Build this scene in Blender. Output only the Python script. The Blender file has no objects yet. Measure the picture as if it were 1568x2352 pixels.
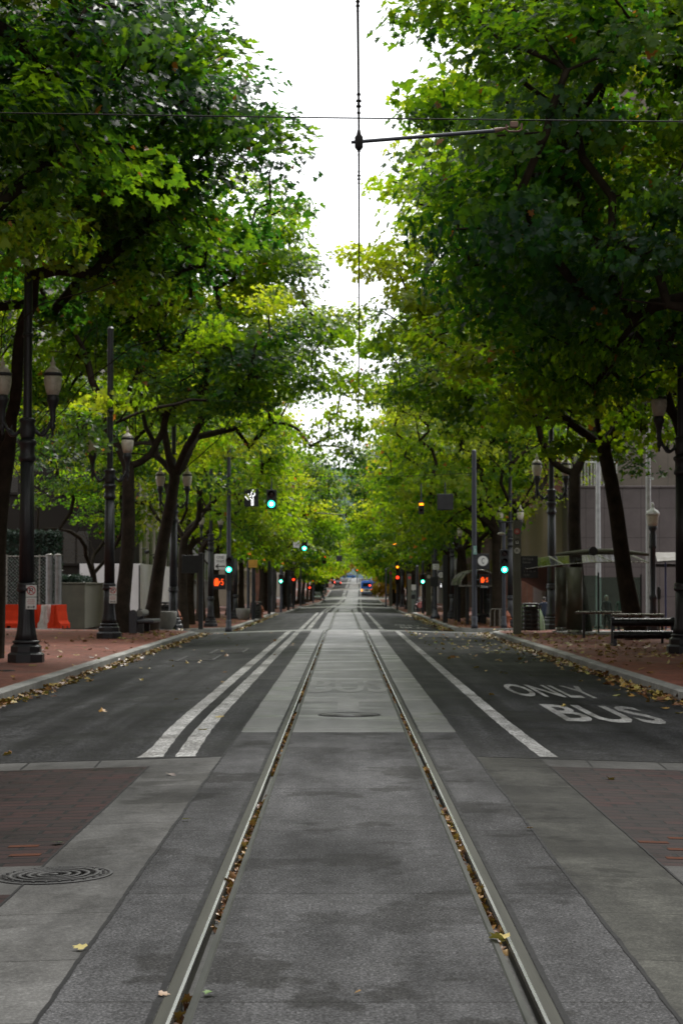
import bpy, bmesh, math, random
import numpy as np
from mathutils import Vector, Matrix
sc = bpy.context.scene
col = sc.collection
R = math.radians
rnd = random.Random(7)
F, CH = 4443.0, 1.69            # focal length in pixels of the study print, eye height
XC = 0.055                      # track centre
PITCH = math.atan(168 / F)
YAW = 5 / F

# ------------------------------------------------------------------ profile of the street
PROF = [(-40, 0), (72, 0), (91, -.38), (152, -.45), (171, -.8), (232, -.95), (251, -1.05), (311, -1.3), (330, -1.35),
        (390, -1.15), (430, -.4), (527, 1.69), (640, 3.95), (720, 4.3), (900, 3.0), (1500, 3.0)]
PX, PZ = [p[0] for p in PROF], [p[1] for p in PROF]
def G(y): return float(np.interp(y, PX, PZ))
def XO(y): return 0.0 if y < 150 else .0085 * ((y - 150) ** 2 / 200 if y < 250 else y - 200)
def crown(x): return -.03 * min(max(0, abs(x - XC) - 1.25), 4.0)
def gz(x, y): return G(y) + crown(x)
def sw(x, y): return G(y) + .035 + .004 * max(0, min(abs(x), 14) - 5.3)      # pavement level
def at(px, py, y):
    """world x, z of a point seen at (px, py) of the 1568x2352 study print at depth y"""
    a, b = (px - 784) / F, (1176 - py) / F
    cp, sp = math.cos(PITCH), math.sin(PITCH)
    fy, fz = cp - b * sp, sp + b * cp
    dx, dy = a * math.cos(YAW) - fy * math.sin(YAW), fy * math.cos(YAW) + a * math.sin(YAW)
    return dx / dy * y, CH + fz / dy * y

# ------------------------------------------------------------------ materials
def nd(nt, t, **kw):
    n = nt.nodes.new(t)
    for k, v in kw.items(): setattr(n, k, v)
    return n
def new_mat(name):
    m = bpy.data.materials.new(name); m.use_nodes = True
    nt = m.node_tree; b = nt.nodes['Principled BSDF']
    return m, nt, b, nt.links
def ramp(nt, pts, fac=None):
    r = nd(nt, 'ShaderNodeValToRGB'); e = r.color_ramp.elements
    while len(e) < len(pts): e.new(.5)
    for k, (p, c) in enumerate(pts):
        e[k].position = p; e[k].color = (c if isinstance(c, (tuple, list)) else (c, c, c)) + ((1,) if not isinstance(c, (tuple, list)) or len(c) == 3 else ())
    if fac is not None: nt.links.new(fac, r.inputs[0])
    return r
def fix(c): return tuple(c) + (1,) if len(c) == 3 else tuple(c)
def noise(nt, scale, detail=3, rough=.55, vec=None, stretch=None):
    n = nd(nt, 'ShaderNodeTexNoise'); n.inputs['Scale'].default_value = scale
    n.inputs['Detail'].default_value = detail; n.inputs['Roughness'].default_value = rough
    if vec is not None:
        if stretch:
            mp = nd(nt, 'ShaderNodeMapping'); mp.inputs['Scale'].default_value = stretch
            nt.links.new(vec, mp.inputs[0]); vec = mp.outputs[0]
        nt.links.new(vec, n.inputs['Vector'])
    return n.outputs['Fac']
def mixc(nt, mode, fac, a, b):
    n = nd(nt, 'ShaderNodeMix', data_type='RGBA', blend_type=mode)
    for s, v in ((0, fac), (6, a), (7, b)):
        if hasattr(v, 'is_linked') or hasattr(v, 'links'): nt.links.new(v, n.inputs[s])
        elif s == 0: n.inputs[0].default_value = v
        else: n.inputs[s].default_value = fix(v)
    return n.outputs[2]
def math_(nt, op, a, b=None, clamp=False):
    n = nd(nt, 'ShaderNodeMath', operation=op); n.use_clamp = clamp
    for s, v in ((0, a), (1, b)):
        if v is None: continue
        if hasattr(v, 'links'): nt.links.new(v, n.inputs[s])
        else: n.inputs[s].default_value = v
    return n.outputs[0]
MATS = {}
def mat(name, c, rough=.6, metal=0., var=.25, scale=6., bump=0., bscale=60., spec=.5, stretch=None, alpha=None):
    if name in MATS: return MATS[name]
    m, nt, b, L = new_mat(name)
    tc = nd(nt, 'ShaderNodeTexCoord').outputs['Object']
    f = noise(nt, scale, 4, .6, tc, stretch)
    r = ramp(nt, [(.25, tuple(v * (1 - var) for v in c)), (.75, tuple(min(1, v * (1 + var)) for v in c))], f)
    L.new(r.outputs[0], b.inputs['Base Color'])
    rr = ramp(nt, [(.3, max(.02, rough - .1)), (.7, min(1, rough + .1))], f)
    L.new(rr.outputs[0], b.inputs['Roughness'])
    b.inputs['Metallic'].default_value = metal
    b.inputs['Specular IOR Level'].default_value = spec
    if bump:
        bp = nd(nt, 'ShaderNodeBump'); bp.inputs['Strength'].default_value = bump; bp.inputs['Distance'].default_value = .02
        L.new(noise(nt, bscale, 3, .6, tc), bp.inputs['Height']); L.new(bp.outputs[0], b.inputs['Normal'])
    MATS[name] = m
    return m
def emit(name, c, s):
    if name in MATS: return MATS[name]
    m, nt, b, L = new_mat(name)
    b.inputs['Base Color'].default_value = fix([v * .3 for v in c]); b.inputs['Emission Color'].default_value = fix(c)
    b.inputs['Emission Strength'].default_value = s
    MATS[name] = m
    return m
def glassy(name, tint, rough=.03, trans=.75):
    if name in MATS: return MATS[name]
    m, nt, b, L = new_mat(name)
    g = nd(nt, 'ShaderNodeBsdfGlossy'); g.inputs['Roughness'].default_value = rough
    t = nd(nt, 'ShaderNodeBsdfTransparent'); t.inputs[0].default_value = fix(tint)
    fr = nd(nt, 'ShaderNodeFresnel'); fr.inputs[0].default_value = 1.5
    d = nd(nt, 'ShaderNodeBsdfDiffuse'); d.inputs[0].default_value = fix([v * .3 for v in tint])
    a = nd(nt, 'ShaderNodeMixShader'); a.inputs[0].default_value = trans; L.new(d.outputs[0], a.inputs[1]); L.new(t.outputs[0], a.inputs[2])
    x = nd(nt, 'ShaderNodeMixShader'); L.new(fr.outputs[0], x.inputs[0]); L.new(a.outputs[0], x.inputs[1]); L.new(g.outputs[0], x.inputs[2])
    L.new(x.outputs[0], nt.nodes['Material Output'].inputs[0])
    MATS[name] = m
    return m

def ground_mat(name, base, agg=.5, agg_scale=110., stain=.45, wet=.5, rdry=.62, rwet=.28, joint=0., joff=0., crack=0., band=0., dark=1., spec=.2, jvar=(.8, 1.12), patch=.0, track=0.):
    """road surfacing: fine aggregate, stains stretched along the traffic, damp patches that are darker and shinier"""
    m, nt, b, L = new_mat(name); base = tuple(v * dark for v in base)
    tc = nd(nt, 'ShaderNodeTexCoord').outputs['Object']
    a1 = noise(nt, agg_scale, 2, .7, tc)
    vo = nd(nt, 'ShaderNodeTexVoronoi'); vo.inputs['Scale'].default_value = agg_scale * .75; L.new(tc, vo.inputs['Vector'])
    grain = ramp(nt, [(.36, 1 - agg), (.54, 1.0), (.68, 1 + agg * 1.8)], a1).outputs[0]
    c = mixc(nt, 'MULTIPLY', 1.0, base, grain)
    cell = ramp(nt, [(0, 1 - agg * .6), (1, 1 + agg * .5)], vo.outputs['Color']).outputs[0]
    c = mixc(nt, 'MULTIPLY', 1.0, c, cell)
    s1 = noise(nt, 1.3, 5, .65, tc, (1.0, .35, 1))
    s2 = noise(nt, .35, 4, .6, tc, (1.6, .25, 1))
    c = mixc(nt, 'MULTIPLY', 1.0, c, ramp(nt, [(.3, 1 - stain), (.55, 1.0), (.75, 1 + stain * .5)], s1).outputs[0])
    c = mixc(nt, 'MULTIPLY', 1.0, c, ramp(nt, [(.35, 1 - stain * .7), (.65, 1.08)], s2).outputs[0])
    s3 = noise(nt, 7, 3, .6, tc)
    c = mixc(nt, 'MULTIPLY', 1.0, c, ramp(nt, [(.3, 1 - stain * .35), (.7, 1 + stain * .2)], s3).outputs[0])
    w = noise(nt, .9, 4, .6, tc, (.55, .5 if not band else 1.1, 1))
    wf = ramp(nt, [(.5, 0.0), (.62, 1.0)], w).outputs[0]
    wfm = math_(nt, 'MULTIPLY', wf, wet)
    c = mixc(nt, 'MULTIPLY', wfm, c, (.42, .41, .39))
    rough = ramp(nt, [(0, rdry), (1, rwet)], wfm).outputs[0]
    if joint:
        sp = nd(nt, 'ShaderNodeSeparateXYZ'); L.new(tc, sp.inputs[0])
        fr = math_(nt, 'FRACT', math_(nt, 'DIVIDE', math_(nt, 'ADD', sp.outputs['Y'], joff), joint))
        jn = math_(nt, 'LESS_THAN', fr, .012 / joint)
        c = mixc(nt, 'MULTIPLY', jn, c, (.25, .24, .22))
        fl = math_(nt, 'FLOOR', math_(nt, 'DIVIDE', math_(nt, 'ADD', sp.outputs['Y'], joff), joint))
        wn = nd(nt, 'ShaderNodeTexWhiteNoise', noise_dimensions='1D'); L.new(fl, wn.inputs['W'])
        c = mixc(nt, 'MULTIPLY', 1.0, c, ramp(nt, [(0, jvar[0]), (1, jvar[1])], wn.outputs['Value']).outputs[0])
    if track:
        tk = noise(nt, 1.0, 3, .55, tc, (2.2, .05, 1))
        c = mixc(nt, 'MULTIPLY', 1.0, c, ramp(nt, [(.38, 1 - track * .5), (.5, 1.0), (.66, 1 + track)], tk).outputs[0])
    if patch:
        pn = noise(nt, 1.05, 4, .62, tc, (.9, .75, 1)); pm = noise(nt, .22, 2, .5, tc)
        pf = math_(nt, 'MULTIPLY', ramp(nt, [(.55, 0.0), (.585, 1.0)], pn).outputs[0], ramp(nt, [(.35, 0.35), (.55, 1.0)], pm).outputs[0])
        c = mixc(nt, 'MULTIPLY', math_(nt, 'MULTIPLY', pf, patch), c, (.4, .39, .37))
        bl = noise(nt, .6, 3, .6, tc, (1, .6, 1)); c = mixc(nt, 'ADD', ramp(nt, [(.55, 0.0), (.75, .5 * patch)], bl).outputs[0], c, tuple(v * .8 for v in base))
    L.new(c, b.inputs['Base Color']); b.inputs['Specular IOR Level'].default_value = spec
    L.new(rough, b.inputs['Roughness'])
    bp = nd(nt, 'ShaderNodeBump'); bp.inputs['Strength'].default_value = .55; bp.inputs['Distance'].default_value = .004
    L.new(a1, bp.inputs['Height']); L.new(bp.outputs[0], b.inputs['Normal'])
    MATS[name] = m
    return m
def brick_mat(name, c1, c2, cm, w, h, mortar, rough=.6, stain=.4, swap=False, bias=0.):
    m, nt, b, L = new_mat(name)
    tc = nd(nt, 'ShaderNodeTexCoord').outputs['Object']
    v = tc
    if swap:
        mp = nd(nt, 'ShaderNodeMapping'); mp.inputs['Rotation'].default_value = (0, 0, R(90)); L.new(tc, mp.inputs[0]); v = mp.outputs[0]
    br = nd(nt, 'ShaderNodeTexBrick'); L.new(v, br.inputs['Vector'])
    br.inputs['Scale'].default_value = 1; br.inputs['Brick Width'].default_value = w; br.inputs['Row Height'].default_value = h
    br.inputs['Mortar Size'].default_value = mortar; br.inputs['Mortar Smooth'].default_value = .2; br.inputs['Bias'].default_value = bias
    br.inputs['Color1'].default_value = fix(c1); br.inputs['Color2'].default_value = fix(c2); br.inputs['Mortar'].default_value = fix(cm)
    s1 = noise(nt, .8, 5, .65, tc); s2 = noise(nt, 9, 3, .6, tc)
    c = mixc(nt, 'MULTIPLY', 1.0, br.outputs['Color'], ramp(nt, [(.3, 1 - stain), (.6, 1.0), (.8, 1.15)], s1).outputs[0])
    c = mixc(nt, 'MULTIPLY', 1.0, c, ramp(nt, [(.3, .8), (.7, 1.1)], s2).outputs[0])
    L.new(c, b.inputs['Base Color'])
    L.new(ramp(nt, [(.35, rough - .15), (.65, rough + .1)], s1).outputs[0], b.inputs['Roughness']); b.inputs['Specular IOR Level'].default_value = .07
    bp = nd(nt, 'ShaderNodeBump'); bp.inputs['Strength'].default_value = .6; bp.inputs['Distance'].default_value = .008; bp.invert = True
    L.new(br.outputs['Fac'], bp.inputs['Height']); L.new(bp.outputs[0], b.inputs['Normal'])
    MATS[name] = m
    return m

# ------------------------------------------------------------------ mesh builder
class MB:
    def __init__(s): s.v, s.f, s.m, s.sm = [], [], [], []
    def add(s, vs, fs, mi=0, smooth=False):
        o = len(s.v); s.v += [tuple(p) for p in vs]
        for f in fs: s.f.append(tuple(i + o for i in f)); s.m.append(mi); s.sm.append(smooth)
        return s
    def box(s, x0, x1, y0, y1, z0, z1, mi=0, bev=0.):
        if bev <= 0:
            vs = [(x, y, z) for z in (z0, z1) for y in (y0, y1) for x in (x0, x1)]
            return s.add(vs, [(0, 2, 3, 1), (4, 5, 7, 6), (0, 1, 5, 4), (2, 6, 7, 3), (0, 4, 6, 2), (1, 3, 7, 5)], mi)
        b = min(bev, (x1 - x0) * .49, (y1 - y0) * .49, (z1 - z0) * .49)
        bm = bmesh.new(); bmesh.ops.create_cube(bm, size=1)
        for v in bm.verts: v.co = Vector(((x0 + x1) / 2 + v.co.x * (x1 - x0), (y0 + y1) / 2 + v.co.y * (y1 - y0), (z0 + z1) / 2 + v.co.z * (z1 - z0)))
        bmesh.ops.bevel(bm, geom=bm.edges[:], offset=b, segments=2, affect='EDGES', profile=.5)
        bm.verts.index_update()
        s.add([v.co[:] for v in bm.verts], [[v.index for v in f.verts] for f in bm.faces], mi); bm.free()
        return s
    def tube(s, pts, rad, n=8, mi=0, cap=True, smooth=True):
        pts = [Vector(p) for p in pts]
        if not isinstance(rad, (list, tuple)): rad = [rad] * len(pts)
        vs, fs = [], []; up = None
        for k, p in enumerate(pts):
            t = (pts[min(k + 1, len(pts) - 1)] - pts[max(k - 1, 0)])
            t = t.normalized() if t.length > 1e-9 else Vector((0, 0, 1))
            if up is None:
                up = Vector((1, 0, 0)) if abs(t.x) < .9 else Vector((0, 1, 0))
            a = (up - t * up.dot(t)).normalized(); b = t.cross(a); up = a
            for j in range(n):
                an = 2 * math.pi * j / n
                vs.append(p + (a * math.cos(an) + b * math.sin(an)) * rad[k])
        for k in range(len(pts) - 1):
            for j in range(n):
                fs.append((k * n + j, k * n + (j + 1) % n, (k + 1) * n + (j + 1) % n, (k + 1) * n + j))
        s.add(vs, fs, mi, smooth)
        if cap:
            s.add(vs[:n], [tuple(range(n - 1, -1, -1))], mi); s.add(vs[-n:], [tuple(range(n))], mi)
        return s
    def lathe(s, prof, n=16, c=(0, 0, 0), mi=0, smooth=True, rot=0., flute=0., fn=0):
        vs, fs = [], []
        for (r, z) in prof:
            for j in range(n):
                an = 2 * math.pi * (j + rot) / n
                rr = r * (1 - flute * (.5 + .5 * math.cos(an * fn))) if flute else r
                vs.append((c[0] + rr * math.cos(an), c[1] + rr * math.sin(an), c[2] + z))
        for k in range(len(prof) - 1):
            for j in range(n): fs.append((k * n + j, k * n + (j + 1) % n, (k + 1) * n + (j + 1) % n, (k + 1) * n + j))
        fs.append(tuple(range(n - 1, -1, -1))); fs.append(tuple((len(prof) - 1) * n + j for j in range(n)))
        return s.add(vs, fs, mi, smooth)
    def disc(s, c, r, axis='z', n=24, mi=0, sy=1.):
        vs = []
        for j in range(n):
            a = 2 * math.pi * j / n; u, w = r * math.cos(a), r * sy * math.sin(a)
            vs.append({'z': (c[0] + u, c[1] + w, c[2]), '-y': (c[0] + u, c[1], c[2] + w), 'x': (c[0], c[1] + u, c[2] + w)}[axis])
        return s.add(vs, [tuple(range(n))], mi)
    def prism(s, poly, y0, y1, mi=0):
        """outline in x, z pushed from y0 to y1"""
        n = len(poly)
        vs = [(p[0], y0, p[1]) for p in poly] + [(p[0], y1, p[1]) for p in poly]
        return s.add(vs, [tuple(range(n)), tuple(range(2 * n - 1, n - 1, -1))] + [(j, j + n, (j + 1) % n + n, (j + 1) % n) for j in range(n)], mi)
    def prism_x(s, poly, x0, x1, mi=0):
        n = len(poly)
        vs = [(x0, p[0], p[1]) for p in poly] + [(x1, p[0], p[1]) for p in poly]
        return s.add(vs, [tuple(range(n)), tuple(range(2 * n - 1, n - 1, -1))] + [(j, j + n, (j + 1) % n + n, (j + 1) % n) for j in range(n)], mi)
    def build(s, name, mats, parent=None, loc=None, **props):
        me = bpy.data.meshes.new(name); me.from_pydata(s.v, [], s.f)
        for m in (mats if isinstance(mats, (list, tuple)) else [mats]): me.materials.append(m)
        me.polygons.foreach_set('material_index', s.m); me.polygons.foreach_set('use_smooth', s.sm); me.update()
        bm = bmesh.new(); bm.from_mesh(me); bmesh.ops.recalc_face_normals(bm, faces=bm.faces[:]); bm.to_mesh(me); bm.free()
        return link(name, me, parent, loc, **props)
def link(name, me, parent=None, loc=None, **props):
    o = bpy.data.objects.new(name, me); col.objects.link(o)
    if parent is not None: o.parent = parent
    if loc is not None: o.location = loc
    for k, v in props.items(): o[k] = v
    return o
def thing(name, label, cat, loc=(0, 0, 0), rz=0., group=None):
    o = bpy.data.objects.new(name, None); col.objects.link(o); o.empty_display_size = .1
    o.location = loc; o.rotation_euler = (0, 0, rz); return tag(o, label, cat, group)
def tag(o, label, cat, group=None):
    o['label'] = label; o['category'] = cat
    if group: o['group'] = group
    return o
def dup(root, loc=None, rz=None, label=None, scale=None, parent=None):
    c = root.copy(); col.objects.link(c)
    if parent is not None: c.parent = parent
    if loc is not None: c.location = loc
    if rz is not None: c.rotation_euler = (0, 0, rz)
    if scale is not None: c.scale = (scale,) * 3 if not isinstance(scale, tuple) else scale
    if label: c['label'] = label
    for ch in list(root.children): dup(ch, parent=c)
    return c
def text_mesh(s, size, w=None, h=None, spacing=1.0, bold=0.):
    """flat lettering in the x, y plane centred on the origin"""
    cu = bpy.data.curves.new('lettering', 'FONT'); cu.body = s; cu.size = size; cu.align_x = 'CENTER'; cu.align_y = 'CENTER'; cu.space_character = spacing
    cu.resolution_u = 3; cu.offset = bold
    o = bpy.data.objects.new('lettering', cu); col.objects.link(o)
    bpy.context.view_layer.update()
    me = bpy.data.meshes.new_from_object(o.evaluated_get(bpy.context.evaluated_depsgraph_get()))
    bpy.data.objects.remove(o)
    co = np.array([v.co[:] for v in me.vertices])
    lo, hi = co.min(0), co.max(0); c = (lo + hi) / 2
    sx = w / (hi[0] - lo[0]) if w else 1; sy = h / (hi[1] - lo[1]) if h else (sx if w else 1)
    for v in me.vertices: v.co = Vector(((v.co.x - c[0]) * sx, (v.co.y - c[1]) * sy, 0))
    return me
def text_part(s, parent, m, loc, w=None, h=None, size=.2, name='lettering', facing='-y'):
    me = text_mesh(s, size, w, h); me.materials.append(m)
    o = link(name, me, parent, loc)
    o.rotation_euler = (R(90), 0, 0) if facing == '-y' else (0, 0, 0)
    return o
def strip(mb, x0, x1, y0, y1, dz=0., step=3., zf=gz, nx=1, mi=0, xo=True):
    ys = [y0]
    while ys[-1] + step < y1: ys.append(ys[-1] + step)
    ys += [p for p in PX if y0 < p < y1] + [y1]; ys = sorted(set(ys))
    xs = [x0 + (x1 - x0) * k / nx for k in range(nx + 1)]
    n = len(xs)
    mb.add([(x + (XO(y) if xo else 0), y, zf(x, y) + dz) for y in ys for x in xs],
           [(j * n + k, j * n + k + 1, (j + 1) * n + k + 1, (j + 1) * n + k) for j in range(len(ys) - 1) for k in range(n - 1)], mi)
    return mb
# ------------------------------------------------------------------ camera, sky, sun
cam = bpy.data.cameras.new('camera'); co = bpy.data.objects.new('camera', cam); col.objects.link(co)
cam.sensor_fit = 'HORIZONTAL'; cam.sensor_width = 24; cam.lens = 24 * F / 1568
cam.clip_start = .1; cam.clip_end = 9000
co.location = (0, 0, CH); co.rotation_euler = (R(90) + PITCH, 0, YAW)
cam.dof.use_dof = True; cam.dof.focus_distance = 13.0; cam.dof.aperture_fstop = 6.3
sc.camera = co
w = bpy.data.worlds.new('World'); sc.world = w; w.use_nodes = True
nt = w.node_tree; L = nt.links; bg = nt.nodes['Background']
SUN_EL, SUN_AZ = 52.0, 20.0      # overcast: a broad soft glow ahead and to the right
sky = nd(nt, 'ShaderNodeTexSky', sky_type='NISHITA'); sky.sun_disc = False
sky.sun_elevation = R(SUN_EL); sky.sun_rotation = R(SUN_AZ); sky.air_density = 1.2; sky.dust_density = 4
hs = nd(nt, 'ShaderNodeHueSaturation'); hs.inputs['Saturation'].default_value = .22; L.new(sky.outputs[0], hs.inputs['Color'])
tcg = nd(nt, 'ShaderNodeTexCoord').outputs['Generated']
cl = noise(nt, 2.2, 5, .55, tcg)
cloud = ramp(nt, [(.3, (15.0, 15.3, 15.8)), (.7, (21.0, 21.0, 21.0))], cl).outputs[0]
L.new(mixc(nt, 'MIX', .82, hs.outputs[0], cloud), bg.inputs['Color'])
bg.inputs['Strength'].default_value = .115
sl = bpy.data.lights.new('sun', 'SUN'); so = bpy.data.objects.new('sun', sl); col.objects.link(so)
sl.energy = 3.6; sl.angle = R(14); sl.color = (1, .97, .92)
a, e = R(SUN_AZ), R(SUN_EL)
so.rotation_euler = Vector((math.sin(a) * math.cos(e), math.cos(a) * math.cos(e), math.sin(e))).to_track_quat('Z', 'Y').to_euler()
sc.view_settings.view_transform = 'Standard'; sc.view_settings.look = 'None'; sc.view_settings.exposure = 0
sc.render.engine = 'CYCLES'; sc.cycles.max_bounces = 8; sc.cycles.diffuse_bounces = 3; sc.cycles.transmission_bounces = 4; sc.cycles.transparent_max_bounces = 12
sc.cycles.use_denoising = True
# ------------------------------------------------------------------ ground, road, rails, kerbs, pavements
ST = dict(kind='structure')
m_asph = ground_mat('asphalt', (.025, .0253, .0265), track=.9, agg=.9, agg_scale=40, stain=.5, wet=.4, rdry=.62, rwet=.4, patch=.6, spec=.05)
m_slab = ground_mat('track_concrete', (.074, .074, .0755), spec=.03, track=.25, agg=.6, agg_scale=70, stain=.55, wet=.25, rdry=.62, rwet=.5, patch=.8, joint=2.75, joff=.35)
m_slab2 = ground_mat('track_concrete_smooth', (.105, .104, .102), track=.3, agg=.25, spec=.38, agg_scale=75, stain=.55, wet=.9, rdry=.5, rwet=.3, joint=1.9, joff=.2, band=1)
m_bandr = ground_mat('damp_concrete', (.06, .06, .052), spec=.05, agg=.3, agg_scale=60, stain=.8, wet=.85, rdry=.62, rwet=.5, jvar=(.5, 1.3), patch=.95, joint=1.27, joff=.1)
m_band = ground_mat('paving_concrete', (.1, .099, .095), spec=.04, agg=.22, agg_scale=60, stain=.55, wet=.4, rdry=.62, rwet=.5, patch=.6, joint=1.27, joff=.1)
m_head = ground_mat('crossing_concrete', (.075, .074, .071), spec=.04, agg=.16, agg_scale=120, stain=.4, wet=.4, rdry=.6, rwet=.4)
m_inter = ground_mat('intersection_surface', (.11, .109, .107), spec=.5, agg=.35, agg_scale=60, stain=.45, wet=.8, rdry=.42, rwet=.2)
m_kerb = ground_mat('kerb_concrete', (.33, .33, .31), agg=.2, agg_scale=60, stain=.5, wet=.3, rdry=.75, rwet=.5, joint=3.0)
m_brick = brick_mat('pavement_brick', (.27, .10, .068), (.15, .06, .045), (.07, .042, .035), .2, .1, .007)
m_xbrick = brick_mat('crossing_brick', (.026, .0085, .0075), (.0125, .0072, .0068), (.003, .0028, .0028), .42, .2, .018, rough=.6, stain=.6)
m_obrick = mat('orange_brick', (.06, .022, .012), .8, spec=.05, var=.3, scale=20)
m_earth = mat('earth', (.05, .05, .045), .9, var=.3, scale=.2)
m_seal = mat('joint_sealant', (.007, .007, .0075), .6, spec=.08)
m_paint = ground_mat('road_paint', (.36, .36, .347), agg=.6, agg_scale=40, stain=.5, wet=.5, rdry=.6, rwet=.6, spec=.05, patch=.6)
m_worn = ground_mat('worn_paint', (.19, .188, .182), agg=.2, agg_scale=50, stain=.45, wet=.35, rdry=.5)
m_steel = mat('rail_steel', (.04, .04, .032), .5, 0, .3, 5, spec=.08, stretch=(5, .15, 1))
m_polish = mat('polished_steel', (.26, .26, .25), .25, .95, .12, 3, stretch=(3, .2, 1))
m_lip = mat('rail_lip_steel', (.035, .037, .032), .5, 0, .3, 5, spec=.1, stretch=(4, .3, 1))
m_iron = mat('cast_iron', (.04, .04, .039), .6, .1, .4, 14, bump=.3, spec=.15)
m_groove = mat('groove_dirt', (.012, .01, .008), .4, var=.5, scale=30, spec=.3)

mb = MB()
for a in range(1):
    ys = [-60, 0, 72, 91, 152, 171, 232, 311, 390, 430, 527, 640, 720, 900, 1500, 3000, 7000]
    xs = [-4000, -400, -60, 60, 400, 4000]
    n = len(xs)
    mb.add([(x, y, G(y) - .75) for y in ys for x in xs], [(j * n + k, j * n + k + 1, (j + 1) * n + k + 1, (j + 1) * n + k) for j in range(len(ys) - 1) for k in range(n - 1)])
mb.build('ground', m_earth, **ST)

BLOCKS = [(21.5, 72), (91, 152), (171, 232), (251, 311), (330, 390), (410, 470), (490, 550), (570, 640)]
KX = 5.27
# rails: gauge 1.435, head outside the face, groove and lip inside
GA = 1.435 / 2
xl_o, xl_h, xl_g, xl_i = XC - GA - .075, XC - GA, XC - GA + .042, XC - GA + .075
xr_o, xr_h, xr_g, xr_i = XC + GA + .075, XC + GA, XC + GA - .042, XC + GA - .075
SL, SR = XC - 1.245, XC + 1.245
YR = 205
mb = MB(); strip(mb, SL, xl_o, -20, 22.3, nx=1); strip(mb, xl_i, xr_i, -20, 22.3, nx=3); strip(mb, xr_o, SR, -20, 22.3)
mb.build('track_bed', m_slab, **ST)
mb = MB(); strip(mb, SL, xl_o, 22.3, YR); strip(mb, xl_i, xr_i, 22.3, YR, nx=3); strip(mb, xr_o, SR, 22.3, YR)
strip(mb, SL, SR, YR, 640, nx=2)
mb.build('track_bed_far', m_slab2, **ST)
def rail(sgn):
    o, h, g, i = (xl_o, xl_h, xl_g, xl_i) if sgn < 0 else (xr_o, xr_h, xr_g, xr_i)
    ys = [-8] + list(range(0, 72, 6)) + [72, 80, 91, 110, 130, 152, 171, YR]
    # rounded running head
    root = thing('tram_rail', 'grooved steel tram rail set in concrete, %s one of the pair' % ('left' if sgn < 0 else 'right'), 'rail', (0, 0, 0), group='tram rails in the street')
    pr = [(o, .0), (o + (h - o) * .06, .004), (o + (h - o) * .72, .0055), (o + (h - o) * .9, .003), (h, -.008), (h + (g - h) * .08, -.045)]
    m = MB(); n = len(pr)
    m.add([(x, y, G(y) + z) for y in ys for x, z in pr], [(j * n + k, j * n + k + 1, (j + 1) * n + k + 1, (j + 1) * n + k) for j in range(len(ys) - 1) for k in range(n - 1)], 0, False)
    for q in range(len(m.f)): m.m[q] = 1 if q % (n - 1) in (2, 3) else 0
    m.build('running_head', [m_steel, m_polish], root)
    pr = [(h + (g - h) * .08, -.045), (g - (g - h) * .05, -.045)]
    m = MB(); n = 2
    m.add([(x, y, G(y) + z) for y in ys for x, z in pr], [(j * n + k, j * n + k + 1, (j + 1) * n + k + 1, (j + 1) * n + k) for j in range(len(ys) - 1) for k in range(n - 1)])
    m.build('groove', m_groove, root)
    pr = [(g - (g - h) * .05, -.045), (g, .003), (g + (i - g) * .75, .005), (i, .0)]
    m = MB(); n = 4
    m.add([(x, y, G(y) + z) for y in ys for x, z in pr], [(j * n + k, j * n + k + 1, (j + 1) * n + k + 1, (j + 1) * n + k) for j in range(len(ys) - 1) for k in range(n - 1)])
    m.build('guard_lip', m_lip, root)
    # the sealed joint beside the head, uneven like poured bitumen
    m = MB(); rr = random.Random(3 + sgn); y = -8.0; pts = []; wv = .025
    while y < 72:
        wv = .6 * (wv - .022) + .022 + rr.random() * .006; pts.append((o + sgn * .002, o + sgn * wv, y)); y += .07 if y < 25 else .6
    m.add([(p[k], p[2], gz(p[0], p[2]) + .004) for p in pts for k in (0, 1)], [(2 * j, 2 * j + 1, 2 * j + 3, 2 * j + 2) for j in range(len(pts) - 1)])
    m.build('joint_seal', m_seal, root)
rail(-1); rail(1)

# concrete bands beside the track at the crossing, brick crossing, header strips
XB0, XB1 = XC - 1.885, XC + 1.885
mb = MB(); strip(mb, XB0, SL, -20, 19.1); mb.build('paving_band', m_band, **ST); mb = MB(); strip(mb, SR, XB1, -20, 19.1); mb.build('paving_band', m_bandr, **ST)
mb = MB()
for (xa, xb) in ((-KX - 3, XB0), (XB1, KX + 3)):
    strip(mb, xa, xb, 18.3, 19.1, nx=6); strip(mb, xa, xb, 10.75, 11.85, nx=6)
mb.build('crossing_header', m_head, **ST)
mb = MB()
for (xa, xb) in ((-KX - 3, XB0), (XB1, KX + 3)):
    strip(mb, xa, xb, 11.85, 18.3, nx=6); strip(mb, xa, xb, -20, 10.75, nx=6)
OB = [(-2.02, 12.35, 0), (-2.1, 12.78, 0), (2.06, 12.95, 0), (2.2, 12.62, 0), (2.12, 12.2, 0), (2.3, 13.2, 0)]
for ox, oy, _ in OB:
    mb.add([(ox + a * .1, oy + b * .05, gz(ox + a * .1, oy) + .003) for a, b in ((-1, -1), (1, -1), (1, 1), (-1, 1))], [(0, 1, 2, 3)], 1)
mb.build('brick_crossing', [m_xbrick, m_obrick], **ST)
def wobble(x, y0, y1, w0, w1, seed, step=.1, dz=.004):
    rr = random.Random(seed); m = MB(); y = y0; pts = []; off = 0; w = (w0 + w1) / 2
    while y < y1:
        off = off * .9 + rr.uniform(-.0022, .0022); w = .7 * w + .3 * rr.uniform(w0, w1); pts.append((x + off - w / 2, x + off + w / 2, y)); y += step
    m.add([(p[k], p[2], gz(p[0], p[2]) + dz) for p in pts for k in (0, 1)], [(2 * j, 2 * j + 1, 2 * j + 3, 2 * j + 2) for j in range(len(pts) - 1)])
    return m
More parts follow.
